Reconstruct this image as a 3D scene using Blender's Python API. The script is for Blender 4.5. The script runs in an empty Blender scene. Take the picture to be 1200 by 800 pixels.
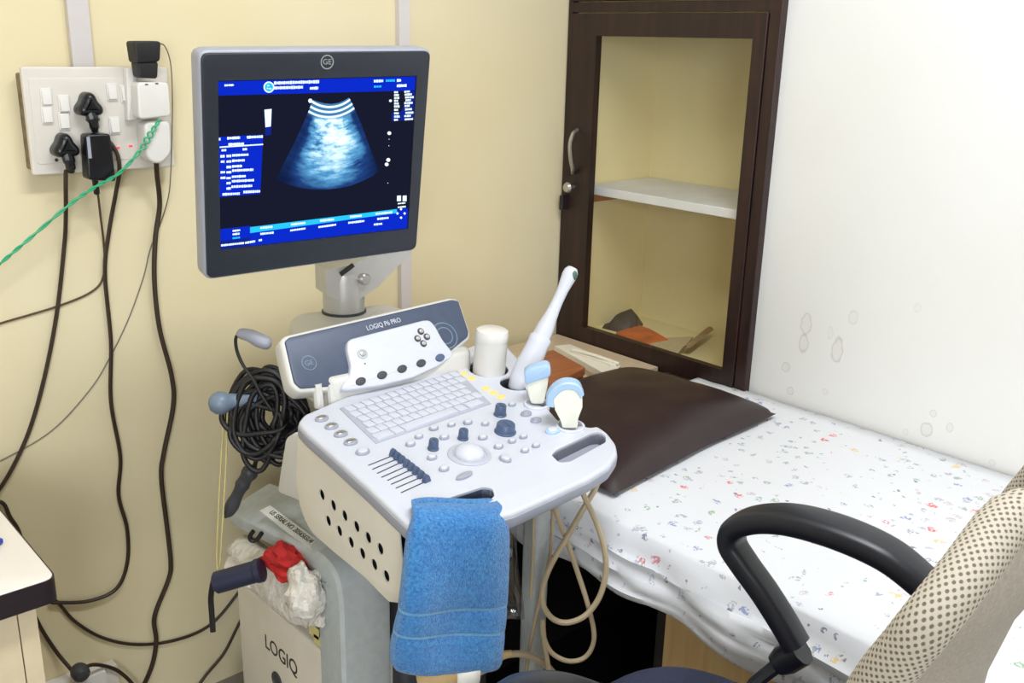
import bpy, bmesh, math, random
from mathutils import Vector, Matrix
from mathutils.geometry import tessellate_polygon
random.seed(7)
S = bpy.context.scene
COL = S.collection
V = Vector
# ------------------------------------------------------------------ camera
FPX = 1142.86
YAW, PITCH, ROLL = math.radians(42.38), math.radians(17.075), math.radians(-1.485)
CAM = V((-2.0, -1.979, 1.52))
_f = V((math.sin(YAW)*math.cos(PITCH), math.cos(YAW)*math.cos(PITCH), -math.sin(PITCH)))
_r = V((math.cos(YAW), -math.sin(YAW), 0))
_d = _f.cross(_r)
_c, _s = math.cos(ROLL), math.sin(ROLL)
_R, _D = _c*_r + _s*_d, -_s*_r + _c*_d
cd = bpy.data.cameras.new('camera'); cam = bpy.data.objects.new('camera', cd); COL.objects.link(cam)
cd.sensor_width = 36; cd.lens = FPX*36/1200; cd.clip_start = .02
m3 = Matrix((_R, -_D, -_f)).transposed()
cam.matrix_world = Matrix.Translation(CAM) @ m3.to_4x4()
S.camera = cam
def ray(px, py): return _R*((px-600)/FPX) + _D*((py-400)/FPX) + _f
def onpl(p, O, n):                       # measured point of the photograph -> point on a real plane
    d = ray(*p); return CAM + d*((O-CAM).dot(n)/d.dot(n))
def onx(px, py, x): return onpl((px, py), V((x, 0, 0)), V((1, 0, 0)))
def ony(px, py, y): return onpl((px, py), V((0, y, 0)), V((0, 1, 0)))
def onz(px, py, z): return onpl((px, py), V((0, 0, z)), V((0, 0, 1)))
# ------------------------------------------------------------------ materials
def lin(c):
    return tuple(((v/255)/12.92 if v/255 <= .04045 else ((v/255+.055)/1.055)**2.4) for v in c) + (1,)
class NT:
    def __init__(s, name):
        s.m = bpy.data.materials.new(name); s.m.use_nodes = True
        s.t = s.m.node_tree; s.n = s.t.nodes; s.l = s.t.links
        s.b = s.n['Principled BSDF']; s.o = s.n['Material Output']
    def new(s, typ, **k):
        n = s.n.new(typ)
        for a, v in k.items(): setattr(n, a, v)
        return n
    def link(s, a, b): s.l.new(a, b)
    def val(s, sock, v):
        if hasattr(v, 'is_linked') or hasattr(v, 'links'): s.l.new(v, sock)
        else: sock.default_value = v
    def math(s, op, a, b=0.0, c=0.0):
        n = s.new('ShaderNodeMath', operation=op)
        s.val(n.inputs[0], a); s.val(n.inputs[1], b); s.val(n.inputs[2], c)
        return n.outputs[0]
    def mix(s, f, a, b):
        n = s.new('ShaderNodeMix', data_type='RGBA')
        s.val(n.inputs[0], f); s.val(n.inputs[6], a); s.val(n.inputs[7], b)
        return n.outputs[2]
    def coord(s): return s.new('ShaderNodeTexCoord').outputs['Object']
    def noise(s, scale, detail=3, vec=None, rough=.5):
        n = s.new('ShaderNodeTexNoise'); n.inputs['Scale'].default_value = scale
        n.inputs['Detail'].default_value = detail; n.inputs['Roughness'].default_value = rough
        s.link(vec if vec is not None else s.coord(), n.inputs['Vector'])
        return n.outputs['Fac']
    def ramp(s, f, a, b):
        n = s.new('ShaderNodeMapRange'); s.val(n.inputs[0], f)
        n.inputs[1].default_value = a; n.inputs[2].default_value = b
        return n.outputs[0]
    def bump(s, h, strength=.3, dist=.002):
        n = s.new('ShaderNodeBump'); n.inputs['Strength'].default_value = strength
        n.inputs['Distance'].default_value = dist; s.link(h, n.inputs['Height'])
        s.link(n.outputs[0], s.b.inputs['Normal'])
def mat(name, c, rough=.5, metal=0., var=.06, scale=30., bump=0., bscale=None, spec=.5, dist=.002):
    t = NT(name); a = lin(c)
    lo = tuple(v*(1-var) for v in a[:3]) + (1,); hi = tuple(min(1, v*(1+var)) for v in a[:3]) + (1,)
    f = t.ramp(t.noise(scale, 4), .3, .7)
    t.link(t.mix(f, lo, hi), t.b.inputs['Base Color'])
    t.b.inputs['Roughness'].default_value = rough; t.b.inputs['Metallic'].default_value = metal
    t.b.inputs['Specular IOR Level'].default_value = spec
    if bump: t.bump(t.noise(bscale or scale*4, 2), bump, dist)
    return t.m
def emit(name, c, k=1.):
    t = NT(name); e = t.new('ShaderNodeEmission'); e.inputs[0].default_value = lin(c); e.inputs[1].default_value = k
    t.link(e.outputs[0], t.o.inputs['Surface']); return t.m
def glass(name, tint=(1, 1, 1, 1), refl=.06):
    t = NT(name); tr = t.new('ShaderNodeBsdfTransparent'); tr.inputs[0].default_value = tint
    g = t.new('ShaderNodeBsdfGlossy'); g.inputs['Roughness'].default_value = .08
    mx = t.new('ShaderNodeMixShader'); mx.inputs[0].default_value = refl
    t.link(tr.outputs[0], mx.inputs[1]); t.link(g.outputs[0], mx.inputs[2]); t.link(mx.outputs[0], t.o.inputs['Surface'])
    return t.m
def wall_mat(name, c, c2, stains=()):
    t = NT(name); co = t.coord()
    f = t.ramp(t.noise(1.6, 5, co), .35, .7)
    col = t.mix(f, lin(c), lin(c2))
    if stains:
        sp = t.new('ShaderNodeSeparateXYZ'); t.link(co, sp.inputs[0])
        tot = None
        wob = t.math('MULTIPLY', t.math('SUBTRACT', t.noise(60, 2, co), .5), .7)
        for (y, z, ry, rz, k) in stains:
            a = t.math('DIVIDE', t.math('SUBTRACT', sp.outputs[1], y), ry)
            b = t.math('DIVIDE', t.math('SUBTRACT', sp.outputs[2], z), rz)
            d = t.math('ADD', t.math('SQRT', t.math('ADD', t.math('MULTIPLY', a, a), t.math('MULTIPLY', b, b))), wob)
            ring = t.math('MULTIPLY', t.math('MAXIMUM', t.math('SUBTRACT', 1.0, t.math('ABSOLUTE', t.math('MULTIPLY', t.math('SUBTRACT', d, .85), 5.5))), 0.0), k*.34)
            body = t.math('MULTIPLY', t.math('LESS_THAN', d, .85), k*.09)
            s_ = t.math('ADD', ring, body)
            tot = s_ if tot is None else t.math('ADD', tot, s_)
        tot = t.math('MINIMUM', tot, 1.0)
        col = t.mix(tot, col, lin((150, 132, 118)))
    t.link(col, t.b.inputs['Base Color']); t.b.inputs['Roughness'].default_value = .7
    t.b.inputs['Specular IOR Level'].default_value = .25
    t.bump(t.noise(120, 3, co), .12, .001)
    return t.m
def wood(name, c, c2, axis=2, rough=.4):
    t = NT(name); mp = t.new('ShaderNodeMapping'); t.link(t.coord(), mp.inputs[0])
    sc = [28., 28., 28.]; sc[axis] = 2.2; mp.inputs['Scale'].default_value = sc
    f = t.ramp(t.noise(2.2, 5, mp.outputs[0]), .35, .68)
    t.link(t.mix(f, lin(c), lin(c2)), t.b.inputs['Base Color']); t.b.inputs['Roughness'].default_value = rough
    t.bump(f, .08, .001); return t.m
M = {}
M['dark_wood'] = wood('dark_stained_wood', (30, 15, 14), (50, 27, 24), 2, .42)
M['dark_wood_h'] = wood('dark_stained_rail_wood', (38, 17, 15), (60, 31, 26), 1, .42)
M['tan_ply'] = wood('tan_plywood', (203, 168, 112), (216, 184, 130), 2, .5)
M['brown_box'] = wood('reddish_brown_wood', (150, 88, 52), (176, 108, 66), 0, .4)
M['laminate'] = mat('pale_laminate', (212, 190, 160), .45, var=.05)
M['desk_white'] = mat('cream_laminate_desk', (236, 228, 220), .35, var=.02, scale=8)
M['desk_side'] = mat('cream_side_board', (222, 205, 172), .5, var=.04)
M['desk_edge'] = mat('black_brown_edge_band', (36, 27, 33), .4, var=.1)
M['white'] = mat('white_plastic', (206, 208, 218), .32, var=.015, scale=12)
M['cream'] = mat('aged_cream_plastic', (232, 226, 212), .42, var=.03, scale=14)
M['offwhite'] = mat('off_white_plastic', (214, 212, 207), .4, var=.025, scale=14)
M['body'] = mat('cream_body_panel', (234, 226, 210), .45, var=.04, scale=14)
M['key'] = mat('keycap_plastic', (202, 204, 215), .35, var=.01)
M['keybed'] = mat('keyboard_tray_plastic', (176, 179, 192), .45, var=.02)
M['grey_light'] = mat('light_grey_plastic', (158, 161, 174), .4, var=.03)
M['grey_frame'] = mat('grey_green_painted_frame', (184, 190, 190), .5, var=.07, scale=60, bump=.1)
M['grey_dark'] = mat('dark_grey_plastic', (62, 63, 68), .5, var=.08)
M['slate'] = mat('slate_blue_plastic', (68, 78, 100), .42, var=.06, scale=60, bump=.08)
M['slate_dark'] = mat('dark_slate_knob', (76, 92, 122), .35, var=.05)
M['bezel'] = mat('charcoal_monitor_bezel', (32, 37, 46), .4, var=.06, scale=90, bump=.06)
M['silver'] = mat('silver_metal', (198, 196, 194), .28, metal=.9, var=.04)
M['arm'] = mat('silver_grey_arm_paint', (190, 188, 184), .35, metal=.25, var=.04)
M['black'] = mat('black_rubber', (26, 24, 26), .5, var=.15)
M['black_gloss'] = mat('black_gloss_plastic', (22, 22, 26), .25, var=.1)
M['brown_cable'] = mat('dark_brown_cable', (52, 36, 24), .5, var=.15)
M['thin_wire'] = mat('thin_brown_wire', (84, 66, 42), .5, var=.1)
M['grey_wire'] = mat('thin_grey_wire', (120, 112, 100), .5, var=.1)
M['green'] = mat('green_wire', (58, 172, 122), .4, var=.08)
M['beige'] = mat('beige_cable_rubber', (186, 168, 138), .5, var=.05)
M['beige_plug'] = mat('beige_connector_plastic', (214, 182, 128), .5, var=.06)
M['pvc'] = mat('white_pvc', (216, 209, 207), .4, var=.02)
M['plate'] = mat('switch_plate_white', (220, 213, 203), .35, var=.025, scale=20)
M['plate_dirty'] = mat('grimy_back_box', (132, 118, 92), .8, var=.35, scale=60, bump=.3)
M['switch'] = mat('switch_rocker_white', (226, 222, 216), .3, var=.01)
M['slot'] = mat('socket_hole_dark', (70, 62, 56), .6, var=.1)
M['red'] = mat('red_cloth', (188, 34, 34), .75, var=.25, scale=40, bump=.4)
M['navy'] = mat('dark_navy_plastic', (34, 38, 62), .4, var=.12)
M['hook'] = mat('blue_grey_hook_plastic', (112, 128, 146), .4, var=.06)
M['yellowed'] = mat('yellowed_string', (222, 208, 140), .7, var=.1)
M['lightblue'] = mat('light_blue_probe_head', (170, 200, 232), .35, var=.03)
M['probe'] = mat('ivory_probe_plastic', (236, 236, 222), .35, var=.02)
M['lens'] = mat('dark_green_lens', (74, 104, 92), .25, var=.1)
M['paper'] = mat('white_paper', (232, 226, 210), .7, var=.03)
M['news'] = mat('beige_newsprint', (202, 186, 150), .8, var=.08, scale=80)
M['news_shade'] = mat('brown_curl_shade', (168, 142, 104), .8, var=.15, scale=80)
M['booklet'] = mat('dark_grey_booklet_cover', (86, 78, 76), .6, var=.1)
M['orange'] = mat('orange_magazine_cover', (208, 112, 58), .6, var=.3, scale=18)
M['shelf'] = mat('grey_white_shelf_laminate', (236, 236, 242), .5, var=.06, scale=12)
M['niche'] = wall_mat('yellow_niche_paint', (240, 227, 182), (234, 217, 166))
M['floor'] = mat('brown_grey_floor_tile', (140, 134, 126), .4, var=.12, scale=6)
M['ceiling'] = mat('white_ceiling_paint', (240, 238, 232), .8, var=.01)
M['chair_plastic'] = mat('black_blue_chair_plastic', (27, 29, 38), .38, var=.1, scale=60)
M['chair_seat'] = mat('dark_navy_seat_fabric', (36, 42, 66), .85, var=.15, scale=200, bump=.4, bscale=900)
M['pillow'] = mat('dark_brown_rexine', (42, 25, 28), .42, var=.12, scale=20, bump=.12, bscale=60)
M['mattress'] = mat('dark_maroon_vinyl', (48, 32, 34), .4, var=.1)
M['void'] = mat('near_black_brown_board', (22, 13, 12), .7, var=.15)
M['bag'] = mat('crumpled_white_polythene', (226, 220, 210), .35, var=.05, scale=30, bump=.7, bscale=60, dist=.01)
M['ink'] = mat('dark_ink', (54, 48, 44), .6, var=.05)
M['tag'] = mat('white_woven_tag', (230, 228, 218), .7, var=.06)
M['sticker'] = mat('white_sticker', (222, 222, 216), .4, var=.03)
M['clear'] = glass('clear_polythene', (.9, .9, .92, 1), .12)
M['glass'] = glass('door_glass', (.97, .97, .95, 1), .025)
M['lit'] = emit('lit_amber_key', (255, 205, 120), 1.25)
M['neon'] = emit('red_neon_lamp', (255, 70, 90), 1.2)
M['scr_black'] = mat('dark_screen_glass', (10, 11, 20), .22, var=.05)
M['scr_blue'] = emit('screen_blue', (10, 40, 190))
M['scr_navy'] = emit('screen_navy', (20, 40, 150), .8)
M['scr_cyan'] = emit('screen_cyan', (40, 190, 245))
M['scr_white'] = emit('screen_white', (225, 245, 255), 1.1)
M['scr_bg'] = emit('screen_background', (22, 24, 42), 1.)
def fan_mat(apex, ux, vz):
    t = NT('screen_scan_image'); co = t.coord()
    sub = t.new('ShaderNodeVectorMath', operation='SUBTRACT'); t.link(co, sub.inputs[0]); sub.inputs[1].default_value = apex
    def dot(v):
        n = t.new('ShaderNodeVectorMath', operation='DOT_PRODUCT'); t.link(sub.outputs[0], n.inputs[0]); n.inputs[1].default_value = v
        return n.outputs['Value']
    x, y = dot(ux), dot(vz)
    r = t.math('SQRT', t.math('ADD', t.math('MULTIPLY', x, x), t.math('MULTIPLY', y, y)))
    a = t.math('ARCTAN2', x, t.math('MULTIPLY', y, -1.0))
    cmb = t.new('ShaderNodeCombineXYZ'); t.link(t.math('MULTIPLY', a, 3.0), cmb.inputs[0]); t.link(t.math('MULTIPLY', r, 60.0), cmb.inputs[1])
    n1 = t.noise(1.6, 6, cmb.outputs[0], .65)
    cm2 = t.new('ShaderNodeCombineXYZ'); t.link(t.math('MULTIPLY', a, 1.5), cm2.inputs[0]); t.link(t.math('MULTIPLY', r, 22.0), cm2.inputs[1]); cm2.inputs[2].default_value = 4.2
    n2 = t.noise(1.1, 2, cm2.outputs[0])
    # brightness by depth in the scan: bright near field and middle, dark far end and left edge
    far = t.ramp(r, .205, .115)
    edge = t.math('SUBTRACT', 1.0, t.math('MULTIPLY', t.math('POWER', t.math('ABSOLUTE', t.math('MULTIPLY', t.math('ADD', a, -.04), 2.0)), 2.0), 1.0))
    g = t.math('ADD', t.math('MULTIPLY', t.ramp(n1, .3, .7), .45), t.math('MULTIPLY', t.ramp(n2, .3, .7), .35))
    g = t.math('ADD', g, .12)
    g = t.math('MULTIPLY', g, t.math('ADD', t.math('MULTIPLY', far, 1.15), .18))
    g = t.math('MULTIPLY', g, t.math('MULTIPLY', t.math('MAXIMUM', edge, .14), 1.3))
    rings = t.ramp(t.math('SINE', t.math('MULTIPLY', r, 760.0)), -.1, .8)
    near = t.ramp(r, .084, .077)
    g = t.math('ADD', t.math('MULTIPLY', g, t.math('SUBTRACT', 1.0, near)), t.math('MULTIPLY', near, t.math('ADD', t.math('MULTIPLY', rings, .75), .3)))
    cr = t.new('ShaderNodeValToRGB'); t.link(g, cr.inputs[0])
    e = cr.color_ramp.elements; e[0].color = lin((14, 18, 52)); e[1].color = lin((240, 252, 255)); e[1].position = .85
    for p, c in ((.2, (30, 62, 120)), (.42, (88, 158, 205)), (.62, (190, 230, 245))):
        q = e.new(p); q.color = lin(c)
    em = t.new('ShaderNodeEmission'); t.link(cr.outputs[0], em.inputs[0]); t.link(em.outputs[0], t.o.inputs['Surface'])
    return t.m
def towel_mat(name, c, c2):
    t = NT(name); co = t.coord()
    f = t.ramp(t.noise(220, 3, co), .3, .7)
    g = t.ramp(t.noise(14, 3, co), .3, .7)
    col = t.mix(f, lin(c), lin(c2)); col = t.mix(t.math('MULTIPLY', g, .35), col, lin((60, 112, 184)))
    t.link(col, t.b.inputs['Base Color']); t.b.inputs['Roughness'].default_value = .95
    t.b.inputs['Specular IOR Level'].default_value = .1
    t.b.inputs['Sheen Weight'].default_value = .4
    t.bump(t.noise(420, 3, co), .9, .004); return t.m
M['towel'] = towel_mat('blue_terry_towel', (40, 104, 172), (78, 154, 212))
M['towel_band'] = towel_mat('blue_towel_border', (104, 172, 222), (130, 192, 232))
def sheet_mat():
    t = NT('white_floral_bedsheet'); co = t.coord()
    warp = t.new('ShaderNodeVectorMath', operation='ADD')
    nz = t.new('ShaderNodeTexNoise'); nz.inputs['Scale'].default_value = 70; t.link(co, nz.inputs['Vector'])
    sc = t.new('ShaderNodeVectorMath', operation='SCALE'); t.link(nz.outputs['Color'], sc.inputs[0]); sc.inputs['Scale'].default_value = .022
    t.link(co, warp.inputs[0]); t.link(sc.outputs[0], warp.inputs[1])
    col = None; base = lin((225, 226, 231))
    cur = base
    def layer(scale, thr, colours, off, dens):
        nonlocal cur
        mp = t.new('ShaderNodeMapping'); t.link(warp.outputs[0], mp.inputs[0]); mp.inputs['Location'].default_value = off
        v = t.new('ShaderNodeTexVoronoi'); v.inputs['Scale'].default_value = scale; t.link(mp.outputs[0], v.inputs['Vector'])
        v.inputs['Randomness'].default_value = .8
        spot = t.math('LESS_THAN', v.outputs['Distance'], thr)
        sepc = t.new('ShaderNodeSeparateColor'); t.link(v.outputs['Color'], sepc.inputs[0])
        keep = t.math('LESS_THAN', sepc.outputs[0], dens)
        cr = t.new('ShaderNodeValToRGB'); cr.color_ramp.interpolation = 'CONSTANT'; t.link(sepc.outputs[1], cr.inputs[0])
        e = cr.color_ramp.elements; e[0].color = lin(colours[0]); e[0].position = 0
        e[1].color = lin(colours[1]); e[1].position = 1/len(colours)
        for i, c in enumerate(colours[2:]): q = e.new((i+2)/len(colours)); q.color = lin(c)
        # broken, petal-like fill
        hole = t.math('GREATER_THAN', t.noise(190, 2, co), .47)
        cur = t.mix(t.math('MULTIPLY', t.math('MULTIPLY', spot, keep), hole), cur, cr.outputs[0])
    layer(23, .2, [(226, 130, 134), (158, 166, 200), (230, 206, 156), (218, 146, 160), (160, 186, 160)], (0, 0, 0), .40)
    layer(30, .26, [(186, 188, 200), (176, 180, 196), (206, 196, 202), (170, 184, 178)], (3.1, 1.7, .4), .5)
    layer(46, .22, [(140, 144, 162), (196, 198, 208), (190, 184, 190)], (.7, 5.1, 2.2), .55)
    t.link(cur, t.b.inputs['Base Color']); t.b.inputs['Roughness'].default_value = .85
    t.b.inputs['Specular IOR Level'].default_value = .15
    t.bump(t.noise(26, 4, co), .25, .006); return t.m
M['sheet'] = sheet_mat()
def mesh_fabric():
    t = NT('beige_perforated_mesh_fabric'); at_ = t.new('ShaderNodeAttribute'); at_.attribute_name = 'weave'
    mp = t.new('ShaderNodeMapping'); t.link(at_.outputs['Vector'], mp.inputs[0]); mp.inputs['Scale'].default_value = (190, 190, 190); mp.inputs['Rotation'].default_value = (.0, .0, .785)
    v = t.new('ShaderNodeTexVoronoi', voronoi_dimensions='2D'); v.inputs['Scale'].default_value = 1.; v.inputs['Randomness'].default_value = .1; t.link(mp.outputs[0], v.inputs['Vector'])
    d = t.ramp(v.outputs['Distance'], .2, .34)
    t.link(t.mix(d, lin((108, 96, 80)), lin((184, 175, 160))), t.b.inputs['Base Color'])
    t.b.inputs['Roughness'].default_value = .8; t.bump(d, .5, .002); return t.m
M['mesh'] = mesh_fabric()
M['mesh_back'] = mat('grey_beige_back_mesh', (160, 151, 138), .8, var=.12, scale=260, bump=.4, bscale=500)
# ------------------------------------------------------------------ geometry helpers
class Fr:                                   # a local frame: point = O + a*x + b*y + c*z
    def __init__(s, O, x=(1, 0, 0), y=(0, 1, 0), z=None):
        s.O = V(O); s.x = V(x); s.y = V(y); s.z = V(z) if z is not None else s.x.cross(s.y)
    def __call__(s, a, b, c=0.): return s.O + s.x*a + s.y*b + s.z*c
    def inv(s, p): q = V(p)-s.O; return (q.dot(s.x), q.dot(s.y))
    def px(s, p, c=0.):                      # photo point -> local (a, b) on the plane at height c
        return s.inv(onpl(p, s.O + s.z*c, s.z))
W = Fr((0, 0, 0))
def area2(P): return sum(P[i][0]*P[(i+1) % len(P)][1]-P[(i+1) % len(P)][0]*P[i][1] for i in range(len(P)))
def rounded(P, r, n=5):
    out = []; N = len(P); rr = r if isinstance(r, (list, tuple)) else [r]*N
    for i in range(N):
        p = V(P[i]).to_2d(); a = V(P[i-1]).to_2d(); b = V(P[(i+1) % N]).to_2d()
        q = rr[i]
        if q <= 0: out.append((p.x, p.y)); continue
        da, db = (a-p), (b-p); k = min(q, da.length*.49, db.length*.49)
        s, e = p+da.normalized()*k, p+db.normalized()*k
        for j in range(n+1):
            t = j/n; w = s*(1-t)**2 + p*2*t*(1-t) + e*t*t; out.append((w.x, w.y))
    return out
def inset(P, d):
    N = len(P); out = []
    for i in range(N):
        p = V(P[i]).to_2d(); e1 = (p-V(P[i-1]).to_2d()); e2 = (V(P[(i+1) % N]).to_2d()-p)
        if e1.length < 1e-9: e1 = e2
        if e2.length < 1e-9: e2 = e1
        n1 = V((-e1.y, e1.x)).normalized(); n2 = V((-e2.y, e2.x)).normalized()
        m = n1+n2; L = m.length
        if L < 1e-6: out.append((p.x, p.y)); continue
        m /= L; k = d/max(.5, m.dot(n1)); q = p+m*k; out.append((q.x, q.y))
    return out
def circle(cx, cy, rx, ry=None, n=20, rot=0.):
    ry = ry or rx; c, s = math.cos(rot), math.sin(rot); o = []
    for i in range(n):
        a = 2*math.pi*i/n; x, y = rx*math.cos(a), ry*math.sin(a); o.append((cx+x*c-y*s, cy+x*s+y*c))
    return o
def cr(P, n=8, closed=False):               # Catmull-Rom through points
    P = [V(p) for p in P]; N = len(P); out = []
    rng = range(N) if closed else range(N-1)
    for i in rng:
        p1, p2 = P[i], P[(i+1) % N]
        p0 = P[i-1] if (closed or i > 0) else p1*2-p2
        p3 = P[(i+2) % N] if (closed or i+2 < N) else p2*2-p1
        for j in range(n):
            t = j/n; out.append(.5*((2*p1)+(p2-p0)*t+(2*p0-5*p1+4*p2-p3)*t*t+(3*p1-p0-3*p2+p3)*t**3))
    if not closed: out.append(P[-1])
    return out
class MB:
    def __init__(s): s.v = []; s.f = []; s.mi = []; s.k = 0; s.uv = []
    def add(s, vs, fs, k=None):
        b = len(s.v); s.v += [V(p) for p in vs]
        for f in fs: s.f.append([b+i for i in f]); s.mi.append(s.k if k is None else k)
    def prism(s, fr, P, z0, z1, holes=(), bev=0., seg=3, bot=0., k=None):
        P = list(P)
        if area2(P) < 0: P.reverse()
        rings = []                          # (loop, height)
        if bot > 0:
            for j in range(seg): a = math.pi/2*j/seg; rings.append((inset(P, bot*(1-math.sin(a))), z0+bot*(1-math.cos(a))))
            rings.append((P, z0+bot))
        else: rings.append((P, z0))
        if bev > 0:
            rings.append((P, z1-bev))
            for j in range(1, seg+1): a = math.pi/2*j/seg; rings.append((inset(P, bev*(1-math.cos(a))), z1-bev+bev*math.sin(a)))
        else: rings.append((P, z1))
        N = len(P); vs = []; fs = []
        for L, z in rings: vs += [fr(x, y, z) for x, y in L]
        for r in range(len(rings)-1):
            for i in range(N):
                j = (i+1) % N; fs.append([r*N+i, r*N+j, (r+1)*N+j, (r+1)*N+i])
        top = (len(rings)-1)*N
        H = []
        for h in holes:
            h = list(h)
            if area2(h) > 0: h.reverse()
            H.append(h)
        def cap(loop, z, base, flip, hb):
            polys = [[V((x, y, 0)) for x, y in loop]]+[[V((x, y, 0)) for x, y in h] for h in H]
            idx = list(range(base, base+N)); o = hb
            for h in H: idx += list(range(o, o+len(h))); o += len(h)
            if not H: return [[idx[i] for i in (range(N-1, -1, -1) if flip else range(N))]]
            tris = tessellate_polygon(polys); out = []
            pts = [p for q in polys for p in q]
            for a, b, c in tris:
                ar = (pts[b]-pts[a]).cross(pts[c]-pts[a]).z
                if (ar < 0) != flip: a, c = c, a
                out.append([idx[a], idx[b], idx[c]])
            return out
        hbT = len(vs)
        for h in H: vs += [fr(x, y, z1) for x, y in h]
        hbB = len(vs)
        for h in H: vs += [fr(x, y, z0) for x, y in h]
        fs += cap(rings[-1][0], z1, top, False, hbT); fs += cap(rings[0][0], z0, 0, True, hbB)
        o = 0
        for h in H:
            n = len(h)
            for i in range(n):
                j = (i+1) % n; fs.append([hbT+o+i, hbB+o+i, hbB+o+j, hbT+o+j])
            o += n
        for f in fs: pass
        s.add(vs, fs, k)
        return s
    def band(s, fr, A, B, z0, z1, e=.002, k=None):   # bar between two arcs of equal length, softened edges
        n = len(A); rg = []
        for i in range(n):
            a, b = V(A[i]), V(B[i]); d = (b-a).normalized()*e
            rg.append([fr(*a, z0+e), fr(*(a+d), z0), fr(*(b-d), z0), fr(*b, z0+e), fr(*b, z1-e), fr(*(b-d), z1), fr(*(a+d), z1), fr(*a, z1-e)])
        return s.loft(rg, k)
    def box(s, fr, x0, x1, y0, y1, z0, z1, r=0., bev=0., bot=None, k=None):
        P = [(x0, y0), (x1, y0), (x1, y1), (x0, y1)]
        if r: P = rounded(P, r, 4)
        return s.prism(fr, P, z0, z1, bev=bev, bot=bev if bot is None else bot, k=k, seg=2 if bev < .004 else 3)
    def tube(s, P, r, seg=8, closed=False, k=None, sx=1., sy=1., ph0=0.):
        P = [V(p) for p in P]; N = len(P); R = r if isinstance(r, (list, tuple)) else [r]*N
        T = []
        for i in range(N):
            a = P[i-1] if (i > 0 or closed) else P[i]; b = P[(i+1) % N] if (i < N-1 or closed) else P[i]
            T.append((b-a).normalized())
        n = T[0].orthogonal().normalized(); vs = []; fs = []
        for i in range(N):
            n = (n - T[i]*n.dot(T[i])); n = n.normalized() if n.length > 1e-6 else T[i].orthogonal().normalized()
            b = T[i].cross(n); D = D+(P[i]-P[i-1]).length if i else 0.
            for j in range(seg):
                a = 2*math.pi*j/seg; vs.append(P[i]+(n*math.cos(a+ph0)*sx+b*math.sin(a+ph0)*sy)*R[i]); s.uv.append((D, a*R[i]*1.0, 0))
        for i in range(N if closed else N-1):
            for j in range(seg):
                a, b_ = i*seg, ((i+1) % N)*seg; q = (j+1) % seg; fs.append([a+j, a+q, b_+q, b_+j])
        if not closed:
            fs.append(list(range(seg-1, -1, -1))); fs.append([(N-1)*seg+j for j in range(seg)])
        s.add(vs, fs, k); return s
    def lathe(s, fr, prof, n=24, k=None, sy=1.):
        vs = []; fs = []
        for r, z in prof:
            for i in range(n):
                a = 2*math.pi*i/n; vs.append(fr(max(r, 1e-5)*math.cos(a), max(r, 1e-5)*math.sin(a)*sy, z))
        m = len(prof)
        for q in range(m-1):
            for i in range(n):
                j = (i+1) % n; fs.append([q*n+i, q*n+j, (q+1)*n+j, (q+1)*n+i])
        fs.append(list(range(n-1, -1, -1))); fs.append([(m-1)*n+i for i in range(n)])
        s.add(vs, fs, k); return s
    def loft(s, rings, k=None, caps=True):
        N = len(rings[0]); vs = [p for r in rings for p in r]; fs = []
        for q in range(len(rings)-1):
            for i in range(N):
                j = (i+1) % N; fs.append([q*N+i, q*N+j, (q+1)*N+j, (q+1)*N+i])
        if caps: fs.append(list(range(N-1, -1, -1))); fs.append([(len(rings)-1)*N+i for i in range(N)])
        if isinstance(k, list):
            b = len(s.v); s.v += [V(p) for p in vs]
            for n_, f in enumerate(fs):
                s.f.append([b+i for i in f]); s.mi.append(k[min(n_//N, len(k)-1)])
        else: s.add(vs, fs, k)
        return s
    def grid(s, pts, k=None):                # pts[i][j]
        n, m = len(pts), len(pts[0]); vs = [p for r in pts for p in r]
        fs = [[i*m+j, i*m+j+1, (i+1)*m+j+1, (i+1)*m+j] for i in range(n-1) for j in range(m-1)]
        s.add(vs, fs, k); return s
    def text(s, string, size, fr, depth=.0006, k=None, align='CENTER', sx=1.):
        c = bpy.data.curves.new('lettering', 'FONT'); c.body = string; c.size = size; c.align_x = align; c.align_y = 'CENTER'
        c.extrude = depth/2; c.resolution_u = 3
        o = bpy.data.objects.new('lettering', c); COL.objects.link(o)
        bpy.context.view_layer.update()
        dg = bpy.context.evaluated_depsgraph_get(); me = bpy.data.meshes.new_from_object(o.evaluated_get(dg))
        s.add([fr(v.co.x*sx, v.co.y, v.co.z) for v in me.vertices], [list(p.vertices) for p in me.polygons], k)
        bpy.data.objects.remove(o); bpy.data.curves.remove(c); bpy.data.meshes.remove(me)
        return s
def obj(name, mb, m, parent=None, smooth=35, loc=None):
    me = bpy.data.meshes.new(name)
    base = parent_world(parent) if parent is not None else V((0, 0, 0))
    o_loc = V(loc) if loc is not None else base
    me.from_pydata([tuple(v-o_loc) for v in mb.v], [], mb.f)
    for mm in (m if isinstance(m, (list, tuple)) else [m]): me.materials.append(M[mm] if isinstance(mm, str) else mm)
    me.polygons.foreach_set('material_index', mb.mi)
    bm = bmesh.new(); bm.from_mesh(me); bmesh.ops.remove_doubles(bm, verts=bm.verts, dist=1e-6)
    bmesh.ops.recalc_face_normals(bm, faces=bm.faces); bm.to_mesh(me); bm.free()
    if smooth: me.shade_smooth(); me.set_sharp_from_angle(angle=math.radians(smooth))
    o = bpy.data.objects.new(name, me); COL.objects.link(o)
    if len(mb.uv) == len(mb.v) == len(me.vertices):
        at_ = me.attributes.new('weave', 'FLOAT_VECTOR', 'POINT'); at_.data.foreach_set('vector', [c for q in mb.uv for c in q])
    if parent is not None: o.parent = parent; o.location = o_loc-base
    else: o.location = o_loc
    return o
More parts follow.
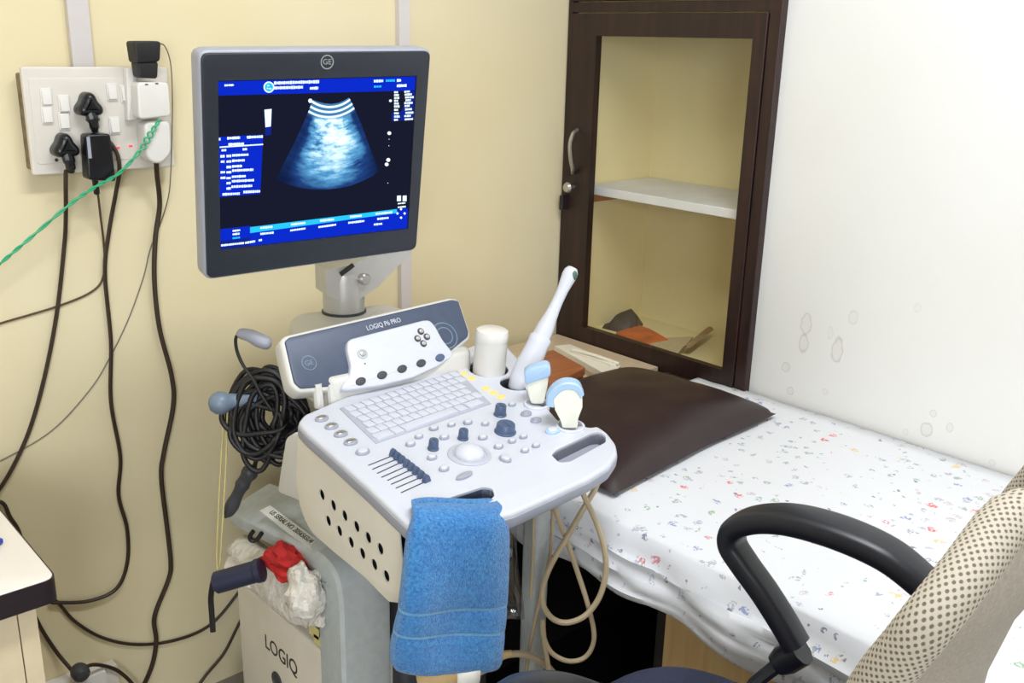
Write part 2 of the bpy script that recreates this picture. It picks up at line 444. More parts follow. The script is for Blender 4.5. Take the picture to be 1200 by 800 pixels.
def parent_world(p):
    l = V(p.location)
    while p.parent is not None: p = p.parent; l += V(p.location)
    return l
def thing(name, label, cat, loc, group=None):
    o = bpy.data.objects.new(name, None); o.empty_display_size = .05; COL.objects.link(o); o.location = loc
    return tag(o, label, cat, group)
def tag(o, label, cat, group=None):
    o['label'] = label; o['category'] = cat
    if group: o['group'] = group
    return o
def struct(name, mb, m, smooth=0):
    o = obj(name, mb, m, smooth=smooth); o['kind'] = 'structure'; return o
def solo(name, mb, m, label, cat, loc, group=None, smooth=35): return tag(obj(name, mb, m, None, smooth, loc), label, cat, group)
def at(o, p, parent, name=None):            # linked copy of a part placed at world point p
    c = o.copy(); COL.objects.link(c); c.parent = parent; c.location = V(p)-parent_world(parent); return c
def mod_sub(o, n=1):
    m = o.modifiers.new('subdivision', 'SUBSURF'); m.levels = n; m.render_levels = n; return o
UP = V((0, 0, 1)); XX = V((1, 0, 0)); YY = V((0, 1, 0))
exec_sections = []
# ================================================================== SETTING
X0, Y0, ZC = -3.9, -4.9, 2.75
FX = -.675                                   # near edge of the cabinet frame on the right wall (y)
struct('floor', MB().box(W, X0-.1, .6, Y0-.1, .1, -.1, 0), 'floor')
struct('ceiling', MB().box(W, X0-.1, .6, Y0-.1, .1, ZC, ZC+.1), 'ceiling')
M['wall_yellow'] = wall_mat('cream_yellow_wall_paint', (230, 218, 183), (225, 210, 169))
st = []
for (px, py, rx, rz, k) in [(945, 380, 8, 14, .8), (942, 402, 7, 12, .9), (981, 410, 8, 17, .9), (1000, 372, 7, 9, .5), (921, 430, 6, 6, .8), (926, 458, 5, 5, .9),
                            (967, 459, 4, 4, .6), (1075, 361, 5, 6, .45), (1094, 484, 5, 5, .8), (1086, 503, 9, 9, .9), (1113, 501, 5, 6, .8), (1061, 506, 4, 4, .6), (973, 390, 4, 8, .4), (1163, 542, 5, 4, .7)]:
    p = onx(px, py, 0); q = onx(px+rx, py, 0); h = onx(px, py-rz, 0)
    st.append((p.y, p.z, abs(q.y-p.y)*.9, abs(h.z-p.z), k))
M['wall_white'] = wall_mat('off_white_wall_paint', (232, 231, 229), (228, 226, 221), st)
M['wall_plain'] = wall_mat('plain_white_wall_paint', (232, 231, 229), (228, 226, 221))
struct('wall_left', MB().box(W, X0-.1, .6, 0, .1, 0, ZC), 'wall_yellow')
# right wall with the cabinet niche cut through its face
NZ0, NZ1, NY0, NY1, ND = .66, 2.25, -.62, -.03, .33
fw = Fr((0, 0, 0), (0, 1, 0), (0, 0, 1), (-1, 0, 0))
mb = MB(); mb.prism(fw, [(Y0-.1, 0), (0, 0), (0, ZC), (Y0-.1, ZC)], -.45, 0, holes=[[(NY0, NZ0), (NY1, NZ0), (NY1, NZ1), (NY0, NZ1)]])
struct('wall_right', mb, 'wall_white')
struct('wall_near', MB().box(W, X0-.1, .6, Y0-.1, Y0, 0, ZC), 'wall_plain')
struct('wall_far_side', MB().box(W, X0-.1, X0, Y0, 0, 0, ZC), 'wall_plain')
# ================================================================== BUILT-IN CABINET
cab = thing('wall_cabinet', 'dark brown wooden built-in wall cabinet with a glazed door, in the corner beside the bed', 'cabinet', (0, -.34, .6))
mb = MB()                                    # liner of the niche, painted yellow
mb.box(W, .002, ND, NY1-.006, NY1, NZ0, NZ1); mb.box(W, .002, ND, NY0, NY0+.006, NZ0, NZ1)
mb.box(W, ND-.006, ND, NY0, NY1, NZ0, NZ1); mb.box(W, .002, ND, NY0, NY1, NZ1-.006, NZ1)
obj('niche_lining', mb, 'niche', cab, 0)
obj('niche_base', MB().box(W, -.012, ND, NY0, NY1, NZ0-.01, NZ0+.035, bev=.002), 'niche', cab, 0)
mb = MB()
mb.prism(fw, [(FX, .60), (-.004, .60), (-.004, 2.32), (FX, 2.32)], 0, .022, holes=[[(FX+.03, .63), (-.02, .63), (-.02, 1.60), (FX+.03, 1.60)], [(FX+.03, 1.625), (-.02, 1.625), (-.02, 2.29), (FX+.03, 2.29)]], bev=.003)
obj('outer_frame', mb, 'dark_wood', cab, 0)
def quad(pts, x): return [(onx(px, py, x).y, onx(px, py, x).z) for px, py in pts]
DO = [(FX+.033, .633), (-.023, .633), (-.023, 1.597), (FX+.033, 1.597)]
op = quad([(699.5, 42.5), (882, 45), (846, 434.5), (682, 382)], -.026)
oy0, oy1 = (op[1][0]+op[2][0])/2, (op[0][0]+op[3][0])/2; oz0, oz1 = (op[2][1]+op[3][1])/2, (op[0][1]+op[1][1])/2
OPN = [(oy0, oz0), (oy1, oz0), (oy1, oz1), (oy0, oz1)]
door = obj('glazed_door', MB().prism(fw, DO, .004, .026, holes=[OPN], bev=.002), 'dark_wood', cab, 0)
obj('glass_pane', MB().box(W, -.014, -.010, oy0-.006, oy1+.006, oz0-.006, oz1+.006), 'glass', door, 0)
mb = MB()                                    # bow handle
hp = [onx(677, 152, -.03), onx(671.5, 157, -.05), onx(668, 170, -.06), onx(669, 187, -.055), onx(671, 197, -.045), onx(671.5, 203, -.03)]
mb.tube(cr(hp, 8), .0055, 8); obj('pull_handle', mb, 'silver', door)
kp = onx(672, 219, -.026); kf = Fr(kp, (0, 1, 0), (0, 0, 1), (-1, 0, 0))
mb = MB().lathe(kf, [(.006, 0), (.006, .012), (.013, .016), (.015, .024), (.011, .031), (0, .033)], 16)
mb.tube([onx(671, 220, -.04), onx(662, 221, -.045)], .004, 6); obj('latch_knob', mb, 'silver', door)
lp = onx(663, 233, -.026); mb = MB().box(W, -.045, -.024, lp.y-.008, lp.y+.006, lp.z-.03, lp.z+.012, bev=.003); obj('hasp', mb, 'desk_edge', cab)
udoor = obj('upper_door', MB().prism(fw, [(FX+.033, 1.628), (-.023, 1.628), (-.023, 2.287), (FX+.033, 2.287)], .004, .026, bev=.002, holes=[[(oy0, 1.70), (oy1, 1.70), (oy1, 2.21), (oy0, 2.21)]]), 'dark_wood', cab, 0)
obj('upper_door_panel', MB().box(W, -.014, -.008, oy0-.006, oy1+.006, 1.69, 2.22), 'dark_wood', udoor, 0)
sf = onx(691, 217, .03); sf2 = onx(862, 246, .03); sz = (sf.z+sf2.z)/2
obj('inner_shelf', MB().box(W, .03, ND-.008, NY0+.008, NY1-.008, sz-.024, sz, bev=.002), 'shelf', cab, 0)
obj('shelf_batten', MB().box(W, .05, ND-.02, NY1-.03, NY1-.008, sz-.05, sz-.025), 'brown_box', cab, 0)
# papers lying in the bottom of the cabinet
zb = NZ0+.035
def sheetpile(pts, thick, curl=None):
    """a pile of pages: outline (x, y) list on the cabinet bottom"""
    return MB().prism(W, pts, zb+.0005, zb+.0005+thick)
bk = MB()
a, b, c, d = onz(700, 392, zb), onz(727, 386, zb), onz(754, 383, zb), onz(730, 380, zb)
A1, A2 = V((.10, -.12, zb+.001)), V((.10, -.30, zb+.001)); B1, B2 = V((.17, -.14, zb+.075)), V((.20, -.30, zb+.06)); C1, C2 = V((.26, -.14, zb+.001)), V((.28, -.30, zb+.001))
A1, A2 = onpl((703, 386), V((.12, 0, 0)), XX), onpl((751, 376), V((.22, 0, 0)), XX)
apex = onx(740, 361.5, .22); lft = onx(712, 381, .20); rgt = onx(754, 376, .25)
lft.z = zb+.002; rgt.z = zb+.002
bot1 = V((.10, lft.y-.03, zb+.002)); 
for sgn in (0, 1):
    o_ = V((0, 0, .004*sgn))
pts = [[lft+V((.0, 0, 0)), apex], [lft+V((-.07, -.05, .0)), apex+V((-.08, -.06, -.035))]]
bk.grid([[lft, lft.lerp(apex, .5)+V((0, 0, .004)), apex], [lft+V((-.08, -.05, 0)), (lft+V((-.08, -.05, 0))).lerp(apex+V((-.09, -.06, -.05)), .5), apex+V((-.09, -.06, -.05))]])
bk.grid([[apex, apex.lerp(rgt, .5)+V((0, 0, .003)), rgt], [apex+V((-.09, -.06, -.05)), (apex+V((-.09, -.06, -.05))).lerp(rgt+V((-.08, -.05, 0)), .5), rgt+V((-.08, -.05, 0))]])
o = solo('booklet', bk, 'booklet', 'dark grey booklet standing tented open at the back of the cabinet bottom', 'booklet', (lft.x, lft.y, zb))
sm = o.modifiers.new('thickness', 'SOLIDIFY'); sm.thickness = .004; sm.offset = 1
def flat(pxs, z): return [(onz(x, y, z).x, onz(x, y, z).y) for x, y in pxs]
mg = MB().prism(W, flat([(722, 390), (748, 381), (762, 386), (783, 398), (760, 402), (748, 402)], zb+.01), zb+.0005, zb+.012)
solo('magazine', mg, 'orange', 'orange and red magazine lying under the grey booklet in the cabinet', 'magazine', (.1, -.25, zb))
nw = MB(); c0 = flat([(757, 402), (785, 397), (812, 396), (800, 411), (788, 419)], zb+.004)
nw.prism(W, c0, zb+.0005, zb+.009)
e0, e1 = onz(796, 412, zb+.01), onz(822, 391, zb+.01)
cv = []
for t in range(7):
    u_ = t/6; ang = u_*2.4
    off = V((.006*u_, -.030*u_, .022*math.sin(u_*2.3)))
    cv.append([V((e0.x, e0.y, zb+.010))+off, V((e1.x, e1.y, zb+.010))+off*1.25])
nw.grid(cv, 1)  # brown of the curl is painted shade on a cream page
o = solo('newspaper', nw, ['news', 'news_shade'], 'beige folded newspaper with a curled shadow-brown end at the right of the cabinet bottom', 'newspaper', (.08, -.42, zb))
# ================================================================== TRUNKING AND SWITCHBOARD (left wall)
def trunk(x0, x1, z0, z1, lab, k):
    mb = MB().box(W, x0, x1, -.016, -.0005, z0, z1, bev=.002)
    return solo('cable_trunking', mb, 'pvc', lab, 'cable trunking', ((x0+x1)/2, 0, z0), smooth=30)
trunk(ony(78, 0, -.016).x, ony(103, 0, -.016).x, 1.44, ZC-.002, 'white plastic cable trunking running down to the top of the switchboard', 0)
trunk(ony(468, 50, -.016).x, ony(480.5, 50, -.016).x, .05, ZC-.002, 'narrow white plastic cable trunking running down the wall behind the monitor', 1)
PY = -.042
a, b = ony(24, 78, PY), ony(39, 206, PY); px0 = (a.x+b.x)/2; pz1, pz0 = a.z, b.z; px1 = ony(205, 190, PY).x
sb = thing('switchboard', 'white wall switchboard with rockers, neon lights and sockets crowded with plugs', 'switchboard', ((px0+px1)/2, -.0, (pz0+pz1)/2))
wf = Fr((0, 0, 0), (1, 0, 0), (0, 0, 1), (0, -1, 0))      # facing the room from the left wall: (x, z, out)
obj('back_box', MB().box(wf, px0+.002, px1-.03, pz0+.008, pz1-.012, .0005, .034, r=.004), 'plate_dirty', sb)
obj('face_plate', MB().prism(wf, rounded([(px0, pz0), (px1, pz0), (px1, pz1), (px0, pz1)], .006), .032, .042, bev=.003), 'plate', sb)
obj('cover_frame', MB().prism(wf, rounded([(px0+.01, pz0+.02), (px1-.012, pz0+.02), (px1-.012, pz1-.02), (px0+.01, pz1-.02)], .006), .042, .0435, bev=.001), 'plate', sb)
def wp(px, py, y=-.043): q = ony(px, py, y); return (q.x, q.z)
first = None
for (qx, qy) in [(54, 114), (75, 122), (131, 108), (147, 110), (55, 135), (75, 142), (134, 147)]:
    x, z = wp(qx, qy)
    if first is None:
        mb = MB().box(wf, x-.0105, x+.0105, z-.017, z+.017, .0436, .046, r=.002, bev=.001)
        mb.prism(Fr((x, -.046, z), (1, 0, 0), (0, .14, .99), None), [(-.008, -.013), (.008, -.013), (.008, .013), (-.008, .013)], -.001, .003, bev=.001)
        first = obj('rocker_switch', mb, 'switch', sb, loc=(x, -.0436, z)); fz = (x, z)
    else: at(first, (x, -.0436, z), sb)
mb = MB()
for (qx, qy) in [(108, 135), (72, 182), (131, 182)]:
    x, z = wp(qx, qy); hb = MB()
    for dx, dz, r in ((0, .012, .0042), (-.010, -.008, .0034), (.010, -.008, .0034)): hb.prism(wf, circle(x+dx, z+dz, r, n=12), .0430, .0442)
    obj('socket_holes', hb, 'slot', sb)
for (qx, qy) in [(138, 173), (153, 171)]:
    x, z = wp(qx, qy); obj('neon_lamp', MB().box(wf, x-.0035, x+.0035, z-.0016, z+.0016, .0432, .0452, bev=.0005), 'neon', sb)
# --- cables helper on the left wall
def wpath(pts, y=-.012, n=8): return cr([ony(p[0], p[1], p[2] if len(p) > 2 else y) for p in pts], n)
def plug3(px, py, name, label, mats='black_gloss', sc=1., cable=None, cr_=.0042, cmat='brown_cable'):
    """three-lobed round-pin plug seen from its back, cable leaving downwards"""
    q = ony(px, py, -.06); t = thing(name, label, 'plug', (q.x, -.044, q.z))
    lob = []
    for i in range(36):
        a = 2*math.pi*i/36+math.pi/2; r = .021*(1+.20*math.cos(3*(a-math.pi/2)))*sc; lob.append((q.x+r*math.cos(a), q.z+r*math.sin(a)))
    obj('plug_body', MB().prism(wf, lob, .0445, .078, bev=.012, seg=4), mats, t)
    obj('strain_relief', MB().tube(cr([(q.x, -.066, q.z-.012*sc), (q.x+.003, -.068, q.z-.03*sc), (q.x+.006, -.062, q.z-.046*sc)], 5), [.011*sc]*5+[.009*sc]*4+[.0065*sc]*2, 10), mats, t)
    if cable: obj('cord', MB().tube([V((q.x+.005, -.063, q.z-.042*sc))]+wpath(cable)[2:], cr_, 7), cmat, t)
    return t
plug3(76, 172, 'power_plug', 'black three-pin plug at the lower left of the switchboard, its cord falling behind the desk', cable=[(77, 195, -.06), (77, 220, -.056), (77, 256, -.03), (75, 290, -.014), (66, 370), (50, 450), (30, 515), (0, 572), (-30, 600), (0, 588), (12, 606), (25, 632), (34, 700), (45, 730), (65, 762), (84, 785, -.04)])
plug3(104, 124, 'power_plug', 'black three-pin plug in the middle of the switchboard above the adapter brick', cable=[(108, 149, -.053), (112, 155, -.0488), (126, 164, -.0487), (137, 180, -.055), (140, 200, -.055), (136, 225, -.03), (128, 270, -.016), (123, 320), (130, 400), (130, 470), (141, 535), (139, 580), (149, 620), (149, 660), (136, 690), (105, 704), (68, 706), (58, 705)])
mb = MB(); c1 = wp(98, 157, -.075); c2 = wp(127, 156, -.075); c3 = wp(134, 212, -.075); c4 = wp(101, 210, -.075)
ad = thing('adapter_brick', 'black rectangular adapter brick hanging below the middle plug of the switchboard', 'adapter', ((c1[0]+c2[0])/2, -.044, c3[1]))
obj('brick_body', MB().prism(wf, rounded([c1, c2, c3, c4], .007), .0565, .086, bev=.004), 'black_gloss', ad)
e = wp(99.5, 160, -.0785); e2 = wp(103, 185, -.0785)
obj('label_strip', MB().box(wf, min(e[0], e2[0]), min(e[0], e2[0])+.006, e2[1], e[1], .0861, .0866), 'grey_light', ad)
obj('cord', MB().tube(wpath([(111, 210, -.07), (114, 222, -.055), (118, 255, -.02), (122, 290), (122, 320), (110, 340), (70, 358), (0, 379), (-40, 392)], y=-.0035), .0022, 6), 'thin_wire', ad)
obj('cord_grip', MB().tube(wpath([(111, 208, -.072), (113.5, 226, -.052)], n=3), .006, 8), 'black', ad)
# white multi-way adaptor with charger on top and a round white plug below
c1, c2, c3, c4 = wp(160, 96, -.09), wp(197, 96, -.09), wp(200, 136, -.09), wp(162, 140, -.09)
mp_ = thing('multi_plug_adaptor', 'white cube multi-plug adaptor on the right end of the switchboard', 'adaptor', ((c1[0]+c2[0])/2, -.044, c3[1]))
obj('adaptor_body', MB().prism(wf, rounded([c1, c2, c3, c4], .010), .0445, .094, bev=.004), 'switch', mp_)
hb = MB()
for qx, qy in ((172, 99), (184, 98)): x, z = wp(qx, qy, -.095); hb.box(wf, x-.003, x+.003, z-.0012, z+.0012, .0935, .0945)
obj('pin_slots', hb, 'slot', mp_)
obj('upper_body', MB().prism(wf, rounded([wp(148, 80, -.06), wp(160, 78, -.06), wp(162, 140, -.06), wp(150, 142, -.06)], .004), .0440, .060, bev=.003), 'switch', mp_)
ch = thing('phone_charger', 'black square charger standing on top of the white multi-plug adaptor', 'charger', (*ony(170, 92, -.08),))
obj('charger_head', MB().prism(wf, rounded([wp(153, 48, -.085), wp(185, 48, -.085), wp(184, 72, -.085), wp(157, 74, -.085)], .007), .062, .10, bev=.003), 'black', ch)
obj('charger_neck', MB().prism(wf, rounded([wp(158, 72, -.085), wp(183, 72, -.085), wp(182, 92, -.085), wp(161, 91, -.085)], .006), .066, .096, bev=.003), 'black', ch)
obj('cord', MB().tube(wpath([(184, 51, -.08), (193, 54, -.075), (200, 75, -.06), (202, 115, -.05), (201.5, 160, -.048), (200, 204, -.048), (197, 232, -.03), (188, 262), (176, 292), (168, 325), (150, 375), (128, 420), (105, 457), (60, 505), (0, 540), (-40, 556)], y=-.002), .0013, 6), 'grey_wire', ch)
wpg = thing('power_plug', 'white rounded plug below the multi-plug adaptor with a thick dark cord', 'plug', (*ony(182, 165, -.06),))
rp = rounded([wp(166, 142, -.07), wp(197, 140, -.07), wp(199, 180, -.07), wp(184, 193, -.07), wp(169, 186, -.07)], [.014, .014, .018, .018, .018], 6)
obj('plug_body', MB().prism(wf, rp, .0445, .082, bev=.006, seg=4), 'switch', wpg)
obj('cord', MB().tube(wpath([(183, 188, -.06), (184, 205, -.045), (187, 240, -.02), (182, 280), (181, 330), (187, 385), (201, 440), (203, 475), (192, 530), (189, 560), (196, 620), (200, 660), (197, 680), (181, 722), (183, 750), (178, 780), (163, 815), (150, 850)], y=-.0165), .0052, 8), 'brown_cable', wpg)
# green twisted wire pair
gp = wpath([(187, 140, -.098), (176, 158, -.10), (164, 177, -.10), (138, 204, -.098), (110, 220, -.09), (80, 241, -.08), (34, 280, -.07), (0, 309, -.06), (-40, 345, -.05)], n=24)
mb = MB()
for ph in (0, math.pi):
    q = []
    for i, p in enumerate(gp):
        t_ = (gp[min(i+1, len(gp)-1)]-gp[max(i-1, 0)]).normalized(); n_ = V((0, -1, 0)); b_ = t_.cross(n_).normalized(); a = i*.34+ph
        amp = .0019+.0042*math.exp(-((i-30)/16)**2)
        q.append(p+n_*math.cos(a)*.0018+b_*math.sin(a)*amp)
    mb.tube(q, .0019, 6)
solo('twisted_wire', mb, 'green', 'thin green twisted wire pair running from the switchboard off to the left', 'wire', gp[0])
# loose dark cord sagging between the desk corner and the machine
cordm = MB().tube(wpath([(60, 699), (70, 708), (88, 728), (120, 747), (160, 755), (205, 750), (245, 733), (275, 700), (300, 660)], y=-.006), .0036, 7)
solo('sagging_cord', cordm, 'brown_cable', 'dark cord sagging low across the wall from the desk corner to the machine', 'cord', ony(160, 755, -.01))
solo('floor_cord', MB().tube(wpath([(215, 830, -.03), (240, 793, -.02), (262, 766), (278, 735), (300, 690)]), .0036, 7), 'brown_cable', 'dark cord curving up behind the white machine body at the bottom of the wall', 'cord', ony(240, 793, -.02))
# low socket box with plug
bx = thing('wall_socket_box', 'white socket box low on the wall below the desk corner', 'socket box', (*ony(95, 800, -.0),))
p0, p1 = ony(56, 799, -.045), ony(124, 784, -.045)
obj('box_body', MB().box(W, p0.x, p1.x, -.045, -.0005, p1.z-.11, p1.z-.002, bev=.004), 'switch', bx)
obj('box_cover', MB().box(W, p1.x+.002, p1.x+.03, -.03, -.0005, p1.z-.10, p1.z-.01, bev=.003), 'plate', bx)
q = ony(95, 789, -.065)
lp_ = thing('power_plug', 'dark grey plug in the low white socket box under the desk corner', 'plug', (q.x, -.046, q.z))
obj('plug_body', MB().lathe(Fr((q.x, -.0455, q.z), (1, 0, 0), (0, 0, 1), (0, -1, 0)), [(.016, 0), (.019, .008), (.018, .024), (.012, .032), (0, .034)], 20), 'grey_dark', lp_)
obj('cord', MB().tube(wpath([(97, 786, -.07), (106, 779, -.06), (122, 780, -.04), (140, 787, -.035), (158, 805, -.035), (168, 830, -.04)]), .0042, 7), 'brown_cable', lp_)
# ================================================================== DESK (left edge)
DZ = .75
dc = onz(64, 674, DZ); dx1, dy0 = dc.x, dc.y-.004
dk = thing('desk', 'cream topped desk with dark edge banding cut off by the left of the view', 'desk', (dx1-.5, (dy0-.03)/2, 0))
dang = 0.
obj('desk_top', MB().prism(W, rounded([(dx1-1.2, dy0), (dx1, dy0), (dx1, -.03), (dx1-1.2, -.03)], [0, .02, 0, 0], 6), DZ-.028, DZ, bev=.002), 'desk_white', dk, 30)
obj('edge_band', MB().prism(W, rounded([(dx1-1.2, dy0-.002), (dx1+.002, dy0-.002), (dx1+.002, -.029), (dx1-1.2, -.029)], [0, .02, 0, 0], 6), DZ-.04, DZ-.002), 'desk_edge', dk, 30)
obj('side_panel', MB().box(W, dx1-.05, dx1-.025, dy0+.03, -.035, 0, DZ-.04), 'desk_side', dk, 0)
obj('drawer_front', MB().box(W, dx1-.5, dx1-.052, dy0+.03, dy0+.05, .06, DZ-.04, bev=.002), 'desk_side', dk, 0)
obj('drawer_front', MB().box(W, dx1-1.18, dx1-.72, dy0+.03, dy0+.05, .06, DZ-.04, bev=.002), 'desk_side', dk, 0)
q = onz(4, 637, DZ); pen = thing('pen', 'blue pen lying on the cream desk top at the left edge', 'pen', (q.x, q.y, DZ))
obj('barrel', MB().tube([V((q.x-.13, q.y+.05, DZ+.0055)), V((q.x-.02, q.y+.006, DZ+.0055))], .005, 10), 'navy', pen)
M['blue'] = mat('blue_pen_cap', (40, 62, 170), .3, var=.05)
obj('cap', MB().tube([V((q.x-.045, q.y+.016, DZ+.006)), V((q.x-.004, q.y, DZ+.006)), V((q.x+.0, q.y-.001, DZ+.006))], [.0058, .0058, .003], 10), 'blue', pen)
# ================================================================== ULTRASOUND MACHINE
th, tl = math.radians(-3), math.radians(7)
U = V((math.cos(th), math.sin(th), 0)); BK = V((-math.sin(th), math.cos(th), 0))   # to its right, to its back
PO = onz(350, 488, .905)
PF = Fr(PO, U, BK*math.cos(tl)+UP*math.sin(tl))          # control panel plane
mc = thing('ultrasound_machine', 'white and grey trolley ultrasound machine with monitor and keyboard console', 'ultrasound machine', (-1.03, -.60, 0))
def P(*pts, fr=PF, c=0.): return [fr.px(p, c) for p in pts]
# --- trolley base, casters
mb = MB().prism(W, rounded([(-1.24, -.80), (-.84, -.80), (-.84, -.22), (-1.24, -.22)], .05), .09, .14, bev=.012, bot=.006)
obj('base', mb, 'grey_frame', mc)
cm = MB(); cf = Fr((-1.19, -.74, .05), (0, 1, 0), (0, 0, 1), (1, 0, 0))
cm.lathe(cf, [(.03, -.014), (.048, -.012), (.05, 0), (.048, .012), (.03, .014)], 20); cm.tube([(-1.19, -.74, .05), (-1.19, -.74, .10)], .012, 8)
c0 = obj('caster', cm, 'grey_dark', mc, loc=(-1.19, -.74, .05))
for q in ((-.89, -.74), (-1.19, -.28), (-.89, -.28)): at(c0, (q[0], q[1], .05), mc)
# --- processor body
body = obj('processor_body', MB().box(W, -1.197, -1.08, -.665, -.252, .13, .425, r=.012, bev=.008), 'body', mc)
lf = Fr(onx(329, 768, -1.1975), (0, -1, 0), (0, 0, 1), (-1, 0, 0))
a_, b_ = onx(308, 742, -1.197), onx(352, 792, -1.197)
ang = math.atan2(b_.z-a_.z, -(b_.y-a_.y))*0
obj('lettering', MB().text('LOGIQ', .046, lf, .0008, sx=.92), 'ink', body, 0)
rv = onx(325, 797, -1.1975); obj('lock_ring', MB().lathe(Fr(rv, (0, -1, 0), (0, 0, 1), (-1, 0, 0)), [(.019, 0), (.019, .003), (.013, .004), (.012, .001), (0, .001)], 20), 'grey_dark', body)
for pxs in ([(362, 728), (374, 738), (374, 750), (362, 741)], [(368, 742), (379, 750), (379, 760), (368, 752)]):
    obj('sticker', MB().prism(Fr((-1.1972, 0, 0), (0, -1, 0), (0, 0, 1), (-1, 0, 0)), [(-onx(x, y, -1.197).y, onx(x, y, -1.197).z) for x, y in pxs], 0, .0006), 'yellowed', body, 0)
obj('front_body', MB().box(W, -1.085, -.87, -.70, -.28, .14, .80, r=.02, bev=.015), 'grey_dark', mc)
for k in range(5): obj('front_slot', MB().box(W, -1.06, -.90, -.706, -.698, .30+.07*k, .335+.07*k, bev=.003), 'slate', mc) if k in (1, 3) else None
# --- grey side arch: broad sloping top that bends down into a pillar
path = cr([(-.262, .589), (-.34, .600), (-.46, .618), (-.56, .634), (-.625, .640), (-.668, .622), (-.682, .575), (-.684, .50), (-.684, .38), (-.684, .13)], 6)
rings = []
for i, p in enumerate(path):
    a = path[max(i-1, 0)]; b = path[min(i+1, len(path)-1)]; t = (V(b).to_2d()-V(a).to_2d()).normalized(); n = V((t.y, -t.x))   # outward: up, then to the front
    if n.y < -.2: n = -n
    y, z = p[0], p[1]; f = min(1, max(0, (i-14)/16)); thk = .03+.05*f; lift = .03*(1-f)
    nn = V((0, n.x, n.y)); o_ = V((0, y, z))
    sec = []
    for (x, h) in ((-1.204, -thk), (-1.208, -thk*.5), (-1.206, -.006), (-1.200, .0), (-1.16, lift*.55), (-1.11, lift), (-1.10, lift-.006), (-1.10, -thk)):
        sec.append(o_+nn*h+V((x, 0, 0)))
    rings.append(sec)
obj('side_arch', MB().loft(rings), 'grey_frame', mc, 32)
# serial sticker on the arch
sa, sb_ = onx(307, 598, -1.19), onx(372, 643, -1.19)
s1, s2, s3, s4 = onx(316, 590, -1.178), onx(377, 638, -1.178), onx(368, 646, -1.203), onx(305, 602, -1.203)
ctr = (s1+s2+s3+s4)/4; sx_ = ((s2-s1)+(s3-s4)).normalized(); syv = ((s1-s4)+(s2-s3)); syv = (syv-sx_*syv.dot(sx_)).normalized(); sf_ = Fr(ctr, sx_, syv)
L_ = ((s2-s1).length+(s3-s4).length)/4
for fz_ in (0,):
    sf_.O = sf_.O + sf_.z*.0015
stk = obj('serial_sticker', MB().box(sf_, -L_, L_, -.0115, .0115, -.003, .0006), 'sticker', mc, 0)
obj('lettering', MB().text('US SERIAL NO. 205656SU4', .0155, Fr(sf_(0, .001, .001), sf_.x, sf_.y), .0006, sx=.86), 'ink', stk, 0)
# --- perforated side cover
XS = -1.228
sf3 = Fr((XS, 0, 0), (0, -1, 0), (0, 0, 1), (-1, 0, 0))
def sp_(x, y): q = onx(x, y, XS); return (-q.y, q.z)
out = rounded([sp_(*q) for q in [(351, 508), (349, 562), (354, 596), (366, 622), (396, 648), (428, 674), (458, 704), (476, 706), (474, 660), (470, 622)]], [0, .01, .02, .02, .01, .01, .005, .01, .02, 0], 3)
holes = []
for hx, hy in [(152, 120), (193, 158), (234, 195), (277, 234), (319, 274), (363, 314), (175, 214), (215, 250), (257, 291), (298, 331), (341, 371), (385, 412)]:
    c_ = sp_(hx/3.08+330, hy/3.08+540); holes.append(circle(c_[0], c_[1], .0088, .0098, n=16))
obj('perforated_side_cover', MB().prism(sf3, out, .0012, .004, holes=holes, bev=.0012), 'cream', mc)
obj('hole_shade_board', MB().prism(sf3, inset(out if area2(out) > 0 else out[::-1], .012), -.007, -.003), 'black', mc)  # added black board, stands in for the shade inside the cover holes
out = rounded([sp_(*q) for q in [(342, 507), (350, 512), (352, 591), (337, 584), (321, 578), (327, 538), (331, 514)]], [.008, .006, .006, .012, .016, .02, .01], 4)
obj('rear_side_cover', MB().prism(sf3, out, -.06, -.006, bev=.004), 'offwhite', mc)
# --- control panel
PAN = P((349, 494), (356, 485), (400, 466), (470, 439), (530, 414), (556, 403), (590, 400), (612, 424), (618, 446), (624, 470), (642, 477), (655, 492), (672, 498), (682, 497), (690, 500), (700, 498), (712, 506), (722, 519), (724, 530), (714, 545), (690, 560), (640, 583), (600, 601), (560, 609), (520, 616), (487, 621), (474, 610), (430, 568), (390, 532), (360, 506))
PAN = rounded(PAN, .008, 3)
hr = rounded(P((646, 533), (652, 527), (694, 507), (703, 506), (710, 511), (710, 518), (668, 541), (655, 542)), .006, 3)
hf = rounded(P((497, 598), (506, 590), (566, 570), (577, 572), (580, 581), (572, 587), (520, 601), (503, 604)), .006, 3)
bh = circle(*PF.px((572, 432)), .041, .039, n=24); ph = circle(*PF.px((606, 449)), .035, .031, n=24)
pan = obj('control_panel', MB().prism(PF, PAN, -.012, 0, holes=[hr, hf, bh, ph], bev=.007, seg=4), 'white', mc, 40)
PANR = inset(PAN if area2(PAN) > 0 else PAN[::-1], -.0012)
obj('panel_rim', MB().prism(PF, PANR, -.030, -.0085, holes=[hr, hf, bh, ph], bev=.002, bot=.006), 'grey_light', mc, 40)
obj('panel_underside', MB().prism(PF, inset(PAN if area2(PAN) > 0 else PAN[::-1], .012), -.036, -.029, holes=[hr, hf, bh, ph], bot=.004), 'grey_light', mc)
def recess(h, name, m, depth):
    h = h if area2(h) > 0 else h[::-1]; o = inset(h, -.003)
    mb = MB().prism(PF, o, -depth-.003, -.004, holes=[h]); mb.prism(PF, o, -depth-.006, -depth)
    return obj(name, mb, m, mc)
recess(hr, 'handle_recess', 'grey_light', .024); recess(hf, 'handle_recess', 'slate_dark', .024)
recess(bh, 'bottle_holder', 'grey_dark', .05); recess(ph, 'probe_holder', 'grey_dark', .05)
